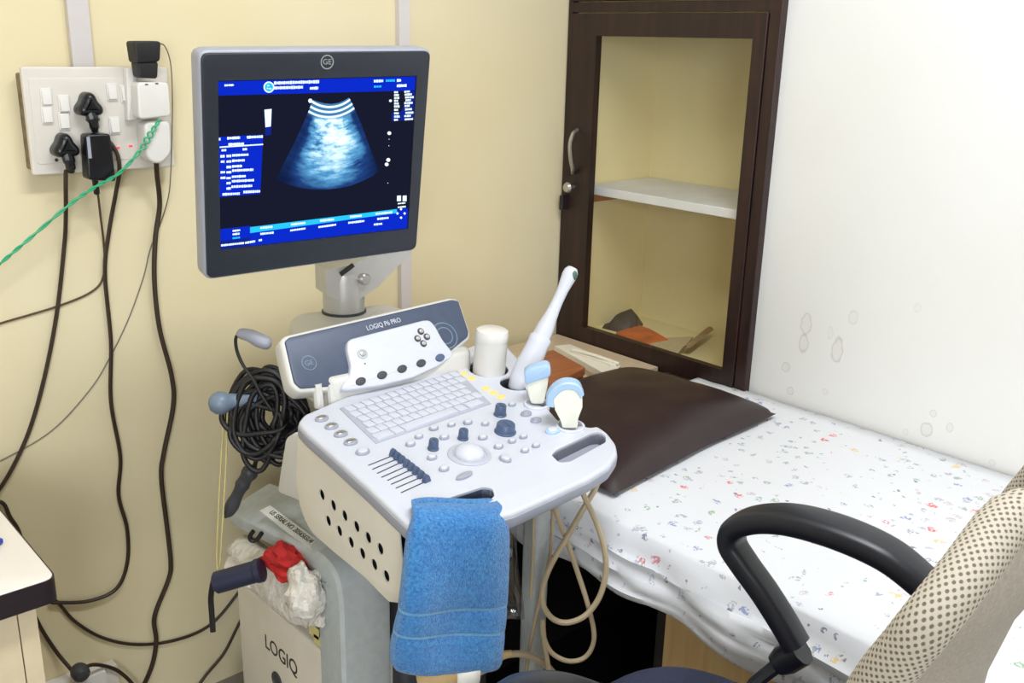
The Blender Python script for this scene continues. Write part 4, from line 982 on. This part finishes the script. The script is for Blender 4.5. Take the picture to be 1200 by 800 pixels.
# scan heads on the right edge
def vert_fr(px, py, z0): q = onz(px, py, z0); return Fr(q, RT, UP, -HF)
lz = PF(*PF.px((629, 473)), 0); f = Fr((lz.x, lz.y, lz.z-.03), RT, UP, -HF)
lp3 = thing('linear_probe', 'ivory scan head with a flat pale blue top, beside the white wand', 'probe', tuple(f.O))
def vp_(px, py, F_=f): return F_.px((px, py))
obj('probe_body', MB().prism(f, rounded([vp_(616, 446), vp_(643, 439), vp_(641, 453), vp_(637, 471), vp_(622, 471), vp_(618, 456)], .006, 3), -.011, .011, bev=.003, bot=.003), 'probe', lp3)
obj('probe_head', MB().prism(f, rounded([vp_(614, 434), vp_(620, 429), vp_(640, 424), vp_(645, 427), vp_(645, 438), vp_(616, 448)], .005, 3), -.015, .015, bev=.003, bot=.003), 'lightblue', lp3)
cz_ = PF(*PF.px((668, 500)), 0); f2 = Fr((cz_.x, cz_.y, cz_.z-.03), RT, UP, -HF)
vq = lambda px, py: f2.px((px, py))
cvx = thing('convex_probe', 'ivory scan head with a curved pale blue top, nearest the brown pillow', 'probe', tuple(f2.O))
obj('probe_body', MB().prism(f2, rounded([vq(648, 466), vq(653, 456), vq(661, 450), vq(669, 449.5), vq(677, 453), vq(682, 463), vq(682, 474), vq(677, 487), vq(676, 498), vq(659, 498), vq(656, 488), vq(650, 477)], .003, 3), -.0140, .0140, bev=.0012, bot=.0012), 'probe', cvx)
oa = cr([V((*vq(*p), 0)) for p in [(640, 472), (641, 462), (648, 452), (658, 446), (669, 445), (679, 449), (684, 459)]], 4); ia = cr([V((*vq(*p), 0)) for p in [(649, 474), (649, 466), (654, 459), (661, 454.5), (669, 454), (675, 457), (679, 464)]], 4)
obj('probe_head', MB().band(f2, [p.to_2d() for p in oa], [p.to_2d() for p in ia], -.0155, .0155, .0025), 'lightblue', cvx)
# beige cables of the scan heads looping down beside the machine
cpl = V((-.90, -.93, .7))
def loop(pts, r, dz=0.): return MB().tube(cr([onpl((p[0], p[1]), cpl+HF*(p[2] if len(p) > 2 else 0), HF) for p in pts], 8), r, 8)
obj('cord', loop([(690, 540, .12), (702, 556, .06), (697, 573, .03), (686, 592), (664, 630), (645, 663), (636, 690), (638, 712), (650, 726), (667, 729), (687, 720), (703, 698), (710, 668), (707, 638), (697, 608), (684, 580), (676, 562, .03), (670, 545, .08)], .0052), 'beige', cvx)
obj('cord', loop([(640, 535, .06), (652, 600, .015), (664, 632, .014), (675, 665, .014), (688, 705, .014), (696, 740, .014), (693, 760, .014), (682, 772, .012), (664, 774), (646, 764), (637, 745), (636, 725), (638, 752), (643, 785), (646, 830)], .0045), 'beige', lp3)
solo('hanging_cable', loop([(626, 575, .03), (625, 640, .03), (622, 700, .03)], .003), 'beige', 'thin straight beige cable hanging under the console beside the grey post', 'cable', tuple(onpl((625, 600), cpl, HF)))
solo('hanging_cable', loop([(648, 560, .045), (646, 640, .045), (633, 700, .045), (619, 768, .045), (612, 830, .045)], .0032), 'beige', 'thin beige cable slanting down along the grey post under the console', 'cable', tuple(onpl((646, 640), cpl, HF)))
bp_ = thing('beige_connector', 'beige cable connector plugged in low at the front of the machine beside the towel tag', 'connector', tuple(onpl((560, 772), cpl, HF)))
ps = cr([onpl(p, cpl+HF*.02, HF) for p in [(495, 800), (520, 790), (545, 780), (560, 774), (575, 770), (586, 768), (600, 765)]], 3)
obj('connector_body', MB().tube(ps, [.026, .026, .026, .025, .024, .024, .024, .025, .026, .026, .025, .024, .021, .017, .013, .010, .008, .007, .006][:len(ps)], 14), 'beige_plug', bp_)
obj('cord', loop([(592, 767, .02), (610, 766, .02), (630, 772, .02), (648, 788, .02), (660, 810, .02), (668, 840, .02)], .0065), 'beige', bp_)
# clear sleeve hanging behind the towel
sv = cpl+HF*.03
mb = MB(); rows = []
for t_ in range(7):
    u_ = t_/6; y = 600+125*u_
    rows.append([onpl((x+3*math.sin(u_*5+i), y), sv+HF*(.006*math.sin(i*2+u_*4)), HF) for i, x in enumerate((588, 594+3*u_, 600+6*u_, 606+6*u_))])
mb.grid(rows); o = solo('clear_sleeve', mb, 'clear', 'clear polythene sleeve hanging beside the blue towel under the console', 'sleeve', tuple(rows[0][1])); o.modifiers.new('thickness', 'SOLIDIFY').thickness = .0012
# blue towel
ta, tb = onz(484, 606, .86), onz(590, 590, .86)
tn = V((-.22, -.975, 0)).normalized(); tr_ = V((tn.y*-1, tn.x, 0)); tr_ = V((-tn.y, tn.x, 0))
tO = (ta+tb)/2; tO = tO + tn*.012; TF = Fr(tO, tr_, UP, tn)
tw_ = thing('towel', 'sky blue terry towel hung over the front edge of the console', 'towel', tuple(tO))
rows_ = [(597, 492, 577), (604, 483, 588), (614, 477, 592), (630, 472, 592.5), (655, 468, 592), (680, 464, 590), (697, 462, 588), (703, 461.5, 587.5), (706, 461, 587), (709, 461, 587), (727, 458, 584), (731, 457, 583.5), (734, 456.5, 583), (737, 456, 583), (755, 454, 581), (772, 454, 579.5), (781, 458, 578)]
rings = []; NS = 40
def towel_ring(xc, hw, z, thk, push, tiltz=0., seed=0., amp=1.):
    r_ = []
    for j in range(NS):
        a = 2*math.pi*j/NS; cx_, sy_ = math.cos(a), math.sin(a)
        x = hw*math.copysign(abs(cx_)**.45, cx_); y = thk*math.copysign(abs(sy_)**.6, sy_)
        wv = amp*(.004*math.sin(x*55+z*9+seed)+.003*math.sin(x*24-z*30))
        r_.append(TF(xc+x, z+tiltz*x, y+push+wv))
    return r_
loc_rows = []
for (y, xa, xb) in rows_:
    A = TF.px((xa, y)); B = TF.px((xb, y-4)); loc_rows.append(((A[0]+B[0])/2, (B[0]-A[0])/2, (A[1]+B[1])/2, (B[1]-A[1])/max(.05, B[0]-A[0])))
fw_ = loc_rows[0]
ks = []
# inside the slot, over the rim, then the hanging front
pr0 = [(-.034, -.03, .005, .80), (-.032, -.012, .006, .83), (-.026, .000, .008, .88), (-.016, .003, .011, .94), (-.004, .003, .015, .98)]
for (pu, dz, thk, wk) in pr0: rings.append(towel_ring(loc_rows[1][0]+.004, loc_rows[1][1]*wk, fw_[2]+dz-.002, thk, pu-.004, loc_rows[1][3])); ks.append(0)
for i, (xc, hw, z, tz) in enumerate(loc_rows[1:]):
    y = rows_[i+1][0]; groove = .0026 if y in (706, 734) else 0.
    push = .006+.010*min(1, i/4); thk = (.017+.004*min(1, i/5)) - groove
    if i == len(loc_rows)-2: thk *= .72; hw *= .985
    rings.append(towel_ring(xc, hw-groove*.4, z, thk, push, tz*.9)); ks.append(1 if y in (703, 706, 731, 734) else 0)
ks2 = [ks[min(i+1, len(ks)-1)] if ks[i] and ks[min(i+1, len(ks)-1)] else 0 for i in range(len(ks)-1)]+[0]
o = obj('towel_cloth', MB().loft(rings, k=ks2), ['towel', 'towel_band'], tw_, 60); mod_sub(o, 1)
A = TF.px((525, 770)); B = TF.px((549, 800)); obj('care_tag', MB().grid([[TF(A[0]+(B[0]-A[0])*i/3, A[1]+(B[1]-A[1])*t_/4, .030+.004*math.sin(t_*1.3)+.002*i) for i in range(4)] for t_ in range(5)]), 'tag', tw_).modifiers.new('thickness', 'SOLIDIFY').thickness = .001
# ================================================================== BED, TABLE, CHAIR
ZB = .695; BX = -.80; BY1 = -.42; BY0 = -2.35
bed = thing('examination_bed', 'examination bed with a dark open end and a tan plywood side, along the white wall', 'bed', (-.40, -1.38, 0))
obj('mattress', MB().box(W, BX+.045, -.012, BY0, BY1, .605, ZB-.006, r=.03, bev=.02, bot=.01), 'mattress', bed, 40)
obj('top_board', MB().box(W, BX+.05, -.008, BY0+.005, BY1-.004, .575, .603), 'dark_wood', bed, 0)
yp = onx(785, 740, -.73).y
obj('side_panel', MB().box(W, -.745, -.727, BY0+.02, yp, .02, .573, bev=.002), 'tan_ply', bed, 0)
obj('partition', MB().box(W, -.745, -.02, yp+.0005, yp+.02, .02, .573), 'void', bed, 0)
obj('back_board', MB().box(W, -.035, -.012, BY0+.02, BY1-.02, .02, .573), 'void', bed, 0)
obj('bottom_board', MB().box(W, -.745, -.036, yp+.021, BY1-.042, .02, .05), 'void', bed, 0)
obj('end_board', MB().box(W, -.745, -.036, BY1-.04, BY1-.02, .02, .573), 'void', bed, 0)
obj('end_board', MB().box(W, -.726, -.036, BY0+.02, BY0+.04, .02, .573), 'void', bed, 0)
# sheet: flat over the top, rounded over the edge, hanging with loose folds
rows = []; NYs = 150; y_s, y_e = -.535, BY0-.006
for i in range(NYs+1):
    y = y_s+(y_e-y_s)*i/NYs; row = []
    for j in range(34):
        if j <= 18:
            x = -.010+(BX+.025+.010)*j/18; z = ZB+.001
            z += .0025*NZ.noise(V((x*7, y*7, 1)))+.0012*NZ.noise(V((x*25, y*25, 3)))
            if j < 1: z -= .0
        else:
            k = (j-18)/15; drop = k*.115
            bulge = .020*math.sin(min(1, k*2.5)*math.pi/2)
            f1 = math.sin(26*(y+.9*drop)+2.5*NZ.noise(V((y*3, k*1.2, 5))))
            f2 = NZ.noise(V((y*7+k*2.2, k*4.5, 9)))
            f3 = 1-abs(NZ.noise(V((y*3.2-k*1.6, k*5.5, 2.0))))*2      # ridged creases running along the edge
            x = BX+.025-bulge-.012*k+(-.010*f1*k-.018*f2*k-.017*f3*math.sin(k*math.pi))
            z = ZB-.004*(1 if k > .05 else 0)-.012*min(1, k*4)*(k < .3)-max(0, drop-.002)+.008*NZ.noise(V((y*5, 2, k)))*k
            if j == 19: z = ZB-.002
        head = max(0, 1-(y_s-y)/.03)
        row.append(V((x, y, z)))
    rows.append(row)
sheet = solo('bedsheet', MB().grid(rows), 'sheet', 'white bedsheet with small floral print covering the bed and hanging over its side', 'bedsheet', (-.40, -1.4, ZB), smooth=80)
sm = sheet.modifiers.new('thickness', 'SOLIDIFY'); sm.thickness = .003; sm.offset = 1
# pillow
pc_ = V((-.437, -.640, ZB+.010)); hw, hh, ht = .305, .215, .047; PR = math.radians(4.5); rows = []
PN, PM = 40, 32
def pil(s, t, sg):
    ex = 1-.05*(1-t*t)*1.0; ey = 1-.05*(1-s*s)
    x = s*hw*(1-.035*(1-abs(t))**1*1.0); y = t*hh*(1-.04*(1-abs(s)))
    h = ht*((1-abs(s)**2.6)*(1-abs(t)**2.6))**.42
    w = .006*NZ.noise(V((s*2.5, t*2.5, 3)))*(1-abs(s)**4)*(1-abs(t)**4)
    z = h*1.35+w if sg > 0 else -h*.18
    return pc_+V((x*math.cos(PR)-y*math.sin(PR), x*math.sin(PR)+y*math.cos(PR), z+ht*.12))
top_ = [[pil(-1+2*i/PN, -1+2*j/PM, 1) for j in range(PM+1)] for i in range(PN+1)]; bot_ = [[pil(-1+2*i/PN, -1+2*j/PM, -1) for j in range(PM+1)] for i in range(PN+1)]
mb = MB().grid(top_); mb.grid([r[::-1] for r in bot_])
solo('pillow', mb, 'pillow', 'dark brown leatherette pillow lying at the head of the bed', 'pillow', tuple(pc_), smooth=60)
# small table in the corner behind the pillow, with a box, a carton and folded paper
tbz = .695
tb_ = thing('corner_table', 'pale laminate side table in the corner behind the pillow', 'table', (-.39, -.21, 0))
obj('table_top', MB().box(W, -.74, -.03, -.405, -.02, tbz-.03, tbz, bev=.002), 'laminate', tb_, 0)
lg = None
for x, y in ((-.72, -.385), (-.05, -.385), (-.72, -.04), (-.05, -.04)):
    if lg is None: lg = obj('leg', MB().box(W, x-.018, x+.018, y-.018, y+.018, 0, tbz-.031), 'laminate', tb_, 0, loc=(x, y, 0))
    else: at(lg, (x, y, 0), tb_)
def zpoly(pxs, z): return [(onz(x, y, z).x, onz(x, y, z).y) for x, y in pxs]
bxp = zpoly([(628, 414), (648, 410), (684, 430), (645, 449)], tbz+.055)
bb = thing('wooden_box', 'flat reddish brown wooden box on the corner table behind the scan heads', 'box', (sum(p[0] for p in bxp)/4, sum(p[1] for p in bxp)/4, tbz))
obj('box_base', MB().prism(W, bxp, tbz+.0005, tbz+.034, bev=.001), 'brown_box', bb, 0); bx2 = bxp if area2(bxp) > 0 else bxp[::-1]
obj('box_lid', MB().prism(W, inset(bx2, -.003), tbz+.0345, tbz+.055, bev=.003), 'brown_box', bb, 0)
cpx = zpoly([(650, 405), (668, 403), (728, 428), (713, 440)], tbz+.032)
ct = thing('white_carton', 'flat cream carton on the corner table between the brown box and the cabinet', 'carton', (sum(p[0] for p in cpx)/4, sum(p[1] for p in cpx)/4, tbz))
ctp = cpx if area2(cpx) > 0 else cpx[::-1]
obj('carton_base', MB().prism(W, inset(ctp, .002), tbz+.0005, tbz+.024), 'laminate', ct, 0); obj('carton_lid', MB().prism(W, ctp, tbz+.014, tbz+.032, bev=.001), 'paper', ct, 0)
fp = zpoly([(668, 411), (673, 408), (716, 421), (722, 427), (716, 428), (710, 425)], tbz+.036)
mb = MB().prism(W, fp, tbz+.0325, tbz+.0375, bev=.001)
r0 = onz(671, 410, tbz+.04); r1 = onz(719, 424, tbz+.04); mb.tube(cr([V((r0.x, r0.y, tbz+.040)), (V((r0.x, r0.y, tbz+.043))+V((r1.x, r1.y, tbz+.043)))/2, V((r1.x, r1.y, tbz+.040)), V((r1.x+.006, r1.y-.014, tbz+.038))], 6), .0045, 8)
solo('folded_paper', mb, 'paper', 'folded white paper lying on the flat cream carton', 'paper', (r0.x, r0.y, tbz+.033))
# ------------------------------------------------------------------ swivel chair
ca = math.radians(8)
F_ = V((-math.sin(ca), math.cos(ca), 0)); R2 = V((math.cos(ca), math.sin(ca), 0))
CO = V((-1.115, -1.40, 0)); CF = Fr(CO, R2, F_)           # x to the sitter's right, y to the front
SZ = .615
chr_ = thing('office_chair', 'office chair with black loop armrests and a beige mesh back, pulled up to the bed', 'chair', tuple(CO))
sq_ = [(.245*math.copysign(abs(math.cos(a))**.62, math.cos(a)), .235*math.copysign(abs(math.sin(a))**.62, math.sin(a))) for a in [2*math.pi*i/48 for i in range(48)]]
obj('seat', MB().prism(CF, sq_, SZ-.07, SZ+.004, bev=.035, seg=6, bot=.012), 'chair_seat', chr_, 60)
obj('seat_pan', MB().prism(CF, [(x*.9, y*.9) for x, y in sq_], SZ-.09, SZ-.068, bot=.01), 'chair_plastic', chr_, 40)
obj('gas_lift', MB().lathe(Fr(CO), [(.03, .10), (.03, .34), (.018, .345), (.018, SZ-.09)], 20), 'black_gloss', chr_)
obj('tilt_mechanism', MB().box(CF, -.09, .09, -.12, .10, SZ-.13, SZ-.088, r=.02), 'chair_plastic', chr_)
for k in range(5):
    a = 2*math.pi*k/5+.4; d = V((math.cos(a), math.sin(a), 0)); n = V((-d.y, d.x, 0))
    rg = []
    for t_, w_, zt, zb_ in ((.025, .032, .135, .085), (.15, .024, .122, .085), (.29, .018, .10, .072)):
        p = CO+d*t_; rg.append([p+n*w_+UP*zb_, p+n*w_*.7+UP*zt, p-n*w_*.7+UP*zt, p-n*w_+UP*zb_])
    leg = obj('base_leg', MB().loft(rg), 'chair_plastic', chr_)
    p = CO+d*.275; mb = MB()
    for s_ in (-1, 1): mb.lathe(Fr(p+n*.012*s_+UP*.029, d, UP, n*-1), [(.012, -.009), (.027, -.008), (.029, 0), (.027, .008), (.012, .009)], 16)
    mb.tube([p+UP*.03, p+UP*.075], .006, 8); obj('caster', mb, 'black', leg)
# armrests: closed loop over the seat, seen from the photo at the sitter's right
AO = onz(850, 620, .865); AXp = (AO-CO).dot(R2)
AX0 = AXp
def armpt(px, py): q = onpl((px, py), CO+R2*AX0, R2)-CO; return (q.dot(F_), q.z)
ap_ = [armpt(*p) for p in [(934, 756), (918, 728), (895, 692), (872, 660), (858, 636), (863, 617), (890, 608), (930, 609), (985, 624), (1040, 649), (1080, 680)]]
bp2 = [armpt(1106, 704), armpt(1104, 740), armpt(1080, 785), armpt(1050, 815)]
def make_arm(sx, k=1.0, df=0.):
    global AXp, DFW
    keep = AXp; AXp = abs(k*AXp); DFW = df
    par = obj('armrest', arm_loop(sx), 'chair_plastic', chr_, 40)
    obj('arm_bracket', arm_br(sx), 'chair_plastic', par, 40)
    AXp = keep
def arm_loop(sx):
    pts = cr([CF(sx*AXp, p[0]+DFW, p[1]) for p in ap_+bp2[:4]], 6)
    rg = []; n = len(pts)
    for i, p in enumerate(pts):
        t = (pts[min(i+1, n-1)]-pts[max(i-1, 0)]).normalized(); nn = t.cross(R2).normalized()
        u_ = i/(n-1); topw = math.exp(-((u_-.55)/.22)**2)
        w = .022+.009*topw; h = .0155+.002*topw
        rg.append([p+R2*w*c_+nn*h*s_ for c_, s_ in [(math.copysign(abs(math.cos(a))**.6, math.cos(a)), math.copysign(abs(math.sin(a))**.6, math.sin(a))) for a in [2*math.pi*q/16 for q in range(16)]]])
    return MB().loft(rg)
def arm_br(sx):
    b0, b1, b2_ = armpt(938, 762), armpt(920, 772), armpt(905, 790)
    mb = MB().tube([CF(sx*(AXp+.003), b0[0]+DFW, b0[1]), CF(sx*AXp, b1[0]+DFW, b1[1]), CF(sx*(AXp-.006), b1[0]+.01+DFW, b1[1]-.012)], [.022, .022, .016], 10)
    mb.tube([CF(sx*AXp, b1[0]+DFW, b1[1]), CF(sx*(AXp-.03), b2_[0]+.012+DFW, b2_[1]-.004), CF(sx*(AXp-.09), b2_[0]+.05+DFW, SZ-.075)], [.011, .010, .010], 8); return mb
make_arm(1); make_arm(-1, 1.49, -.0)
# backrest: curved shell with a rolled perforated edge
KN0 = []
for p_ in [(1028, 800), (1070, 750), (1110, 700), (1150, 650), (1200, 615)]:
    q = onpl(p_, CO-R2*.205, R2)-CO; KN0.append((q.z, q.dot(F_)))
KN0 = [(SZ+.05, KN0[0][1]+.035), (KN0[0][0]-.1, KN0[0][1]+.022)]+KN0+[(KN0[-1][0]+.1, KN0[-1][1]-.06)]
ZTOP = KN0[-2][0]-.036
def bsurf(s, t):
    """s: -1..1 across, t: 0..1 bottom to top -> point of the mid surface"""
    wd = .215*(1-.10*(1-t)**2-.45*max(0, (t-.82)/.18)**2)
    z = SZ+.09+(ZTOP-SZ-.09)*t; KN = KN0
    for (t0_, y0_), (t1_, y1_) in zip(KN, KN[1:]):
        if z <= t1_: y = y0_+(y1_-y0_)*(z-t0_)/(t1_-t0_); break
    y -= .052*(1-abs(s)**2.2)
    return CF(wd*s, y, z)
rowsF, rowsB = [], []
N1, N2 = 22, 28
def bn(s, t):
    e = .01; a = bsurf(s+e, t)-bsurf(s-e, t); b = bsurf(s, min(1, t+e))-bsurf(s, max(0, t-e)); return b.cross(a).normalized()
g1 = [[bsurf(-1+2*i/N1, j/N2)-bn(-1+2*i/N1, j/N2)*.010 for j in range(N2+1)] for i in range(N1+1)]; g2 = [[bsurf(-1+2*i/N1, j/N2)+bn(-1+2*i/N1, j/N2)*.010 for j in range(N2+1)] for i in range(N1+1)]
mb = MB(); mb.grid(g1, 0); mb.grid([r[::-1] for r in g2], 1)
back = obj('backrest', mb, ['mesh_back', 'mesh_back'], chr_, 60)
edge = [bsurf(-1, j/14) for j in range(15)]+[bsurf(-1+2*i/10, 1.0) for i in range(1, 10)]+[bsurf(1, 1-j/14) for j in range(15)]+[bsurf(1-2*i/10, 0) for i in range(1, 10)]
obj('rolled_edge', MB().tube(cr(edge, 3, True), .0215, 16, True, ph0=1.5), 'mesh', back, 60)
obj('back_support', MB().tube(cr([CF(0, -.10, SZ-.10), CF(0, -.24, SZ-.09), CF(0, -.315, SZ-.02), CF(0, -.30, SZ+.12), CF(0, -.275, SZ+.22)], 6), .022, 10, sx=1.4, sy=.7), 'chair_plastic', chr_)
# ================================================================== LIGHT
w = bpy.data.worlds.new('world'); S.world = w; w.use_nodes = True
w.node_tree.nodes['Background'].inputs[0].default_value = (1, .97, .92, 1); w.node_tree.nodes['Background'].inputs[1].default_value = .25
def area(name, loc, tgt, sx, sy, watts, col):
    l = bpy.data.lights.new(name, 'AREA'); l.shape = 'RECTANGLE'; l.size = sx; l.size_y = sy; l.energy = watts; l.color = col
    o = bpy.data.objects.new(name, l); COL.objects.link(o); o.location = loc
    o.rotation_euler = (V(tgt)-V(loc)).to_track_quat('-Z', 'Y').to_euler(); return o
area('ceiling_tube', (-1.2, -1.5, 2.70), (-1.2, -1.5, 0), 1.2, .3, 29, (.93, .97, 1))
area('left_fill_light', (-3.75, -3.9, 1.7), (-.5, -.5, .9), 1.6, 1.3, 95, (.9, .95, 1))  # added fill light from the left; no window is modelled
S.view_settings.view_transform = 'Standard'; S.view_settings.look = 'None'; S.view_settings.gamma = 1; S.view_settings.use_curve_mapping = False
S.view_settings.exposure = 0.28
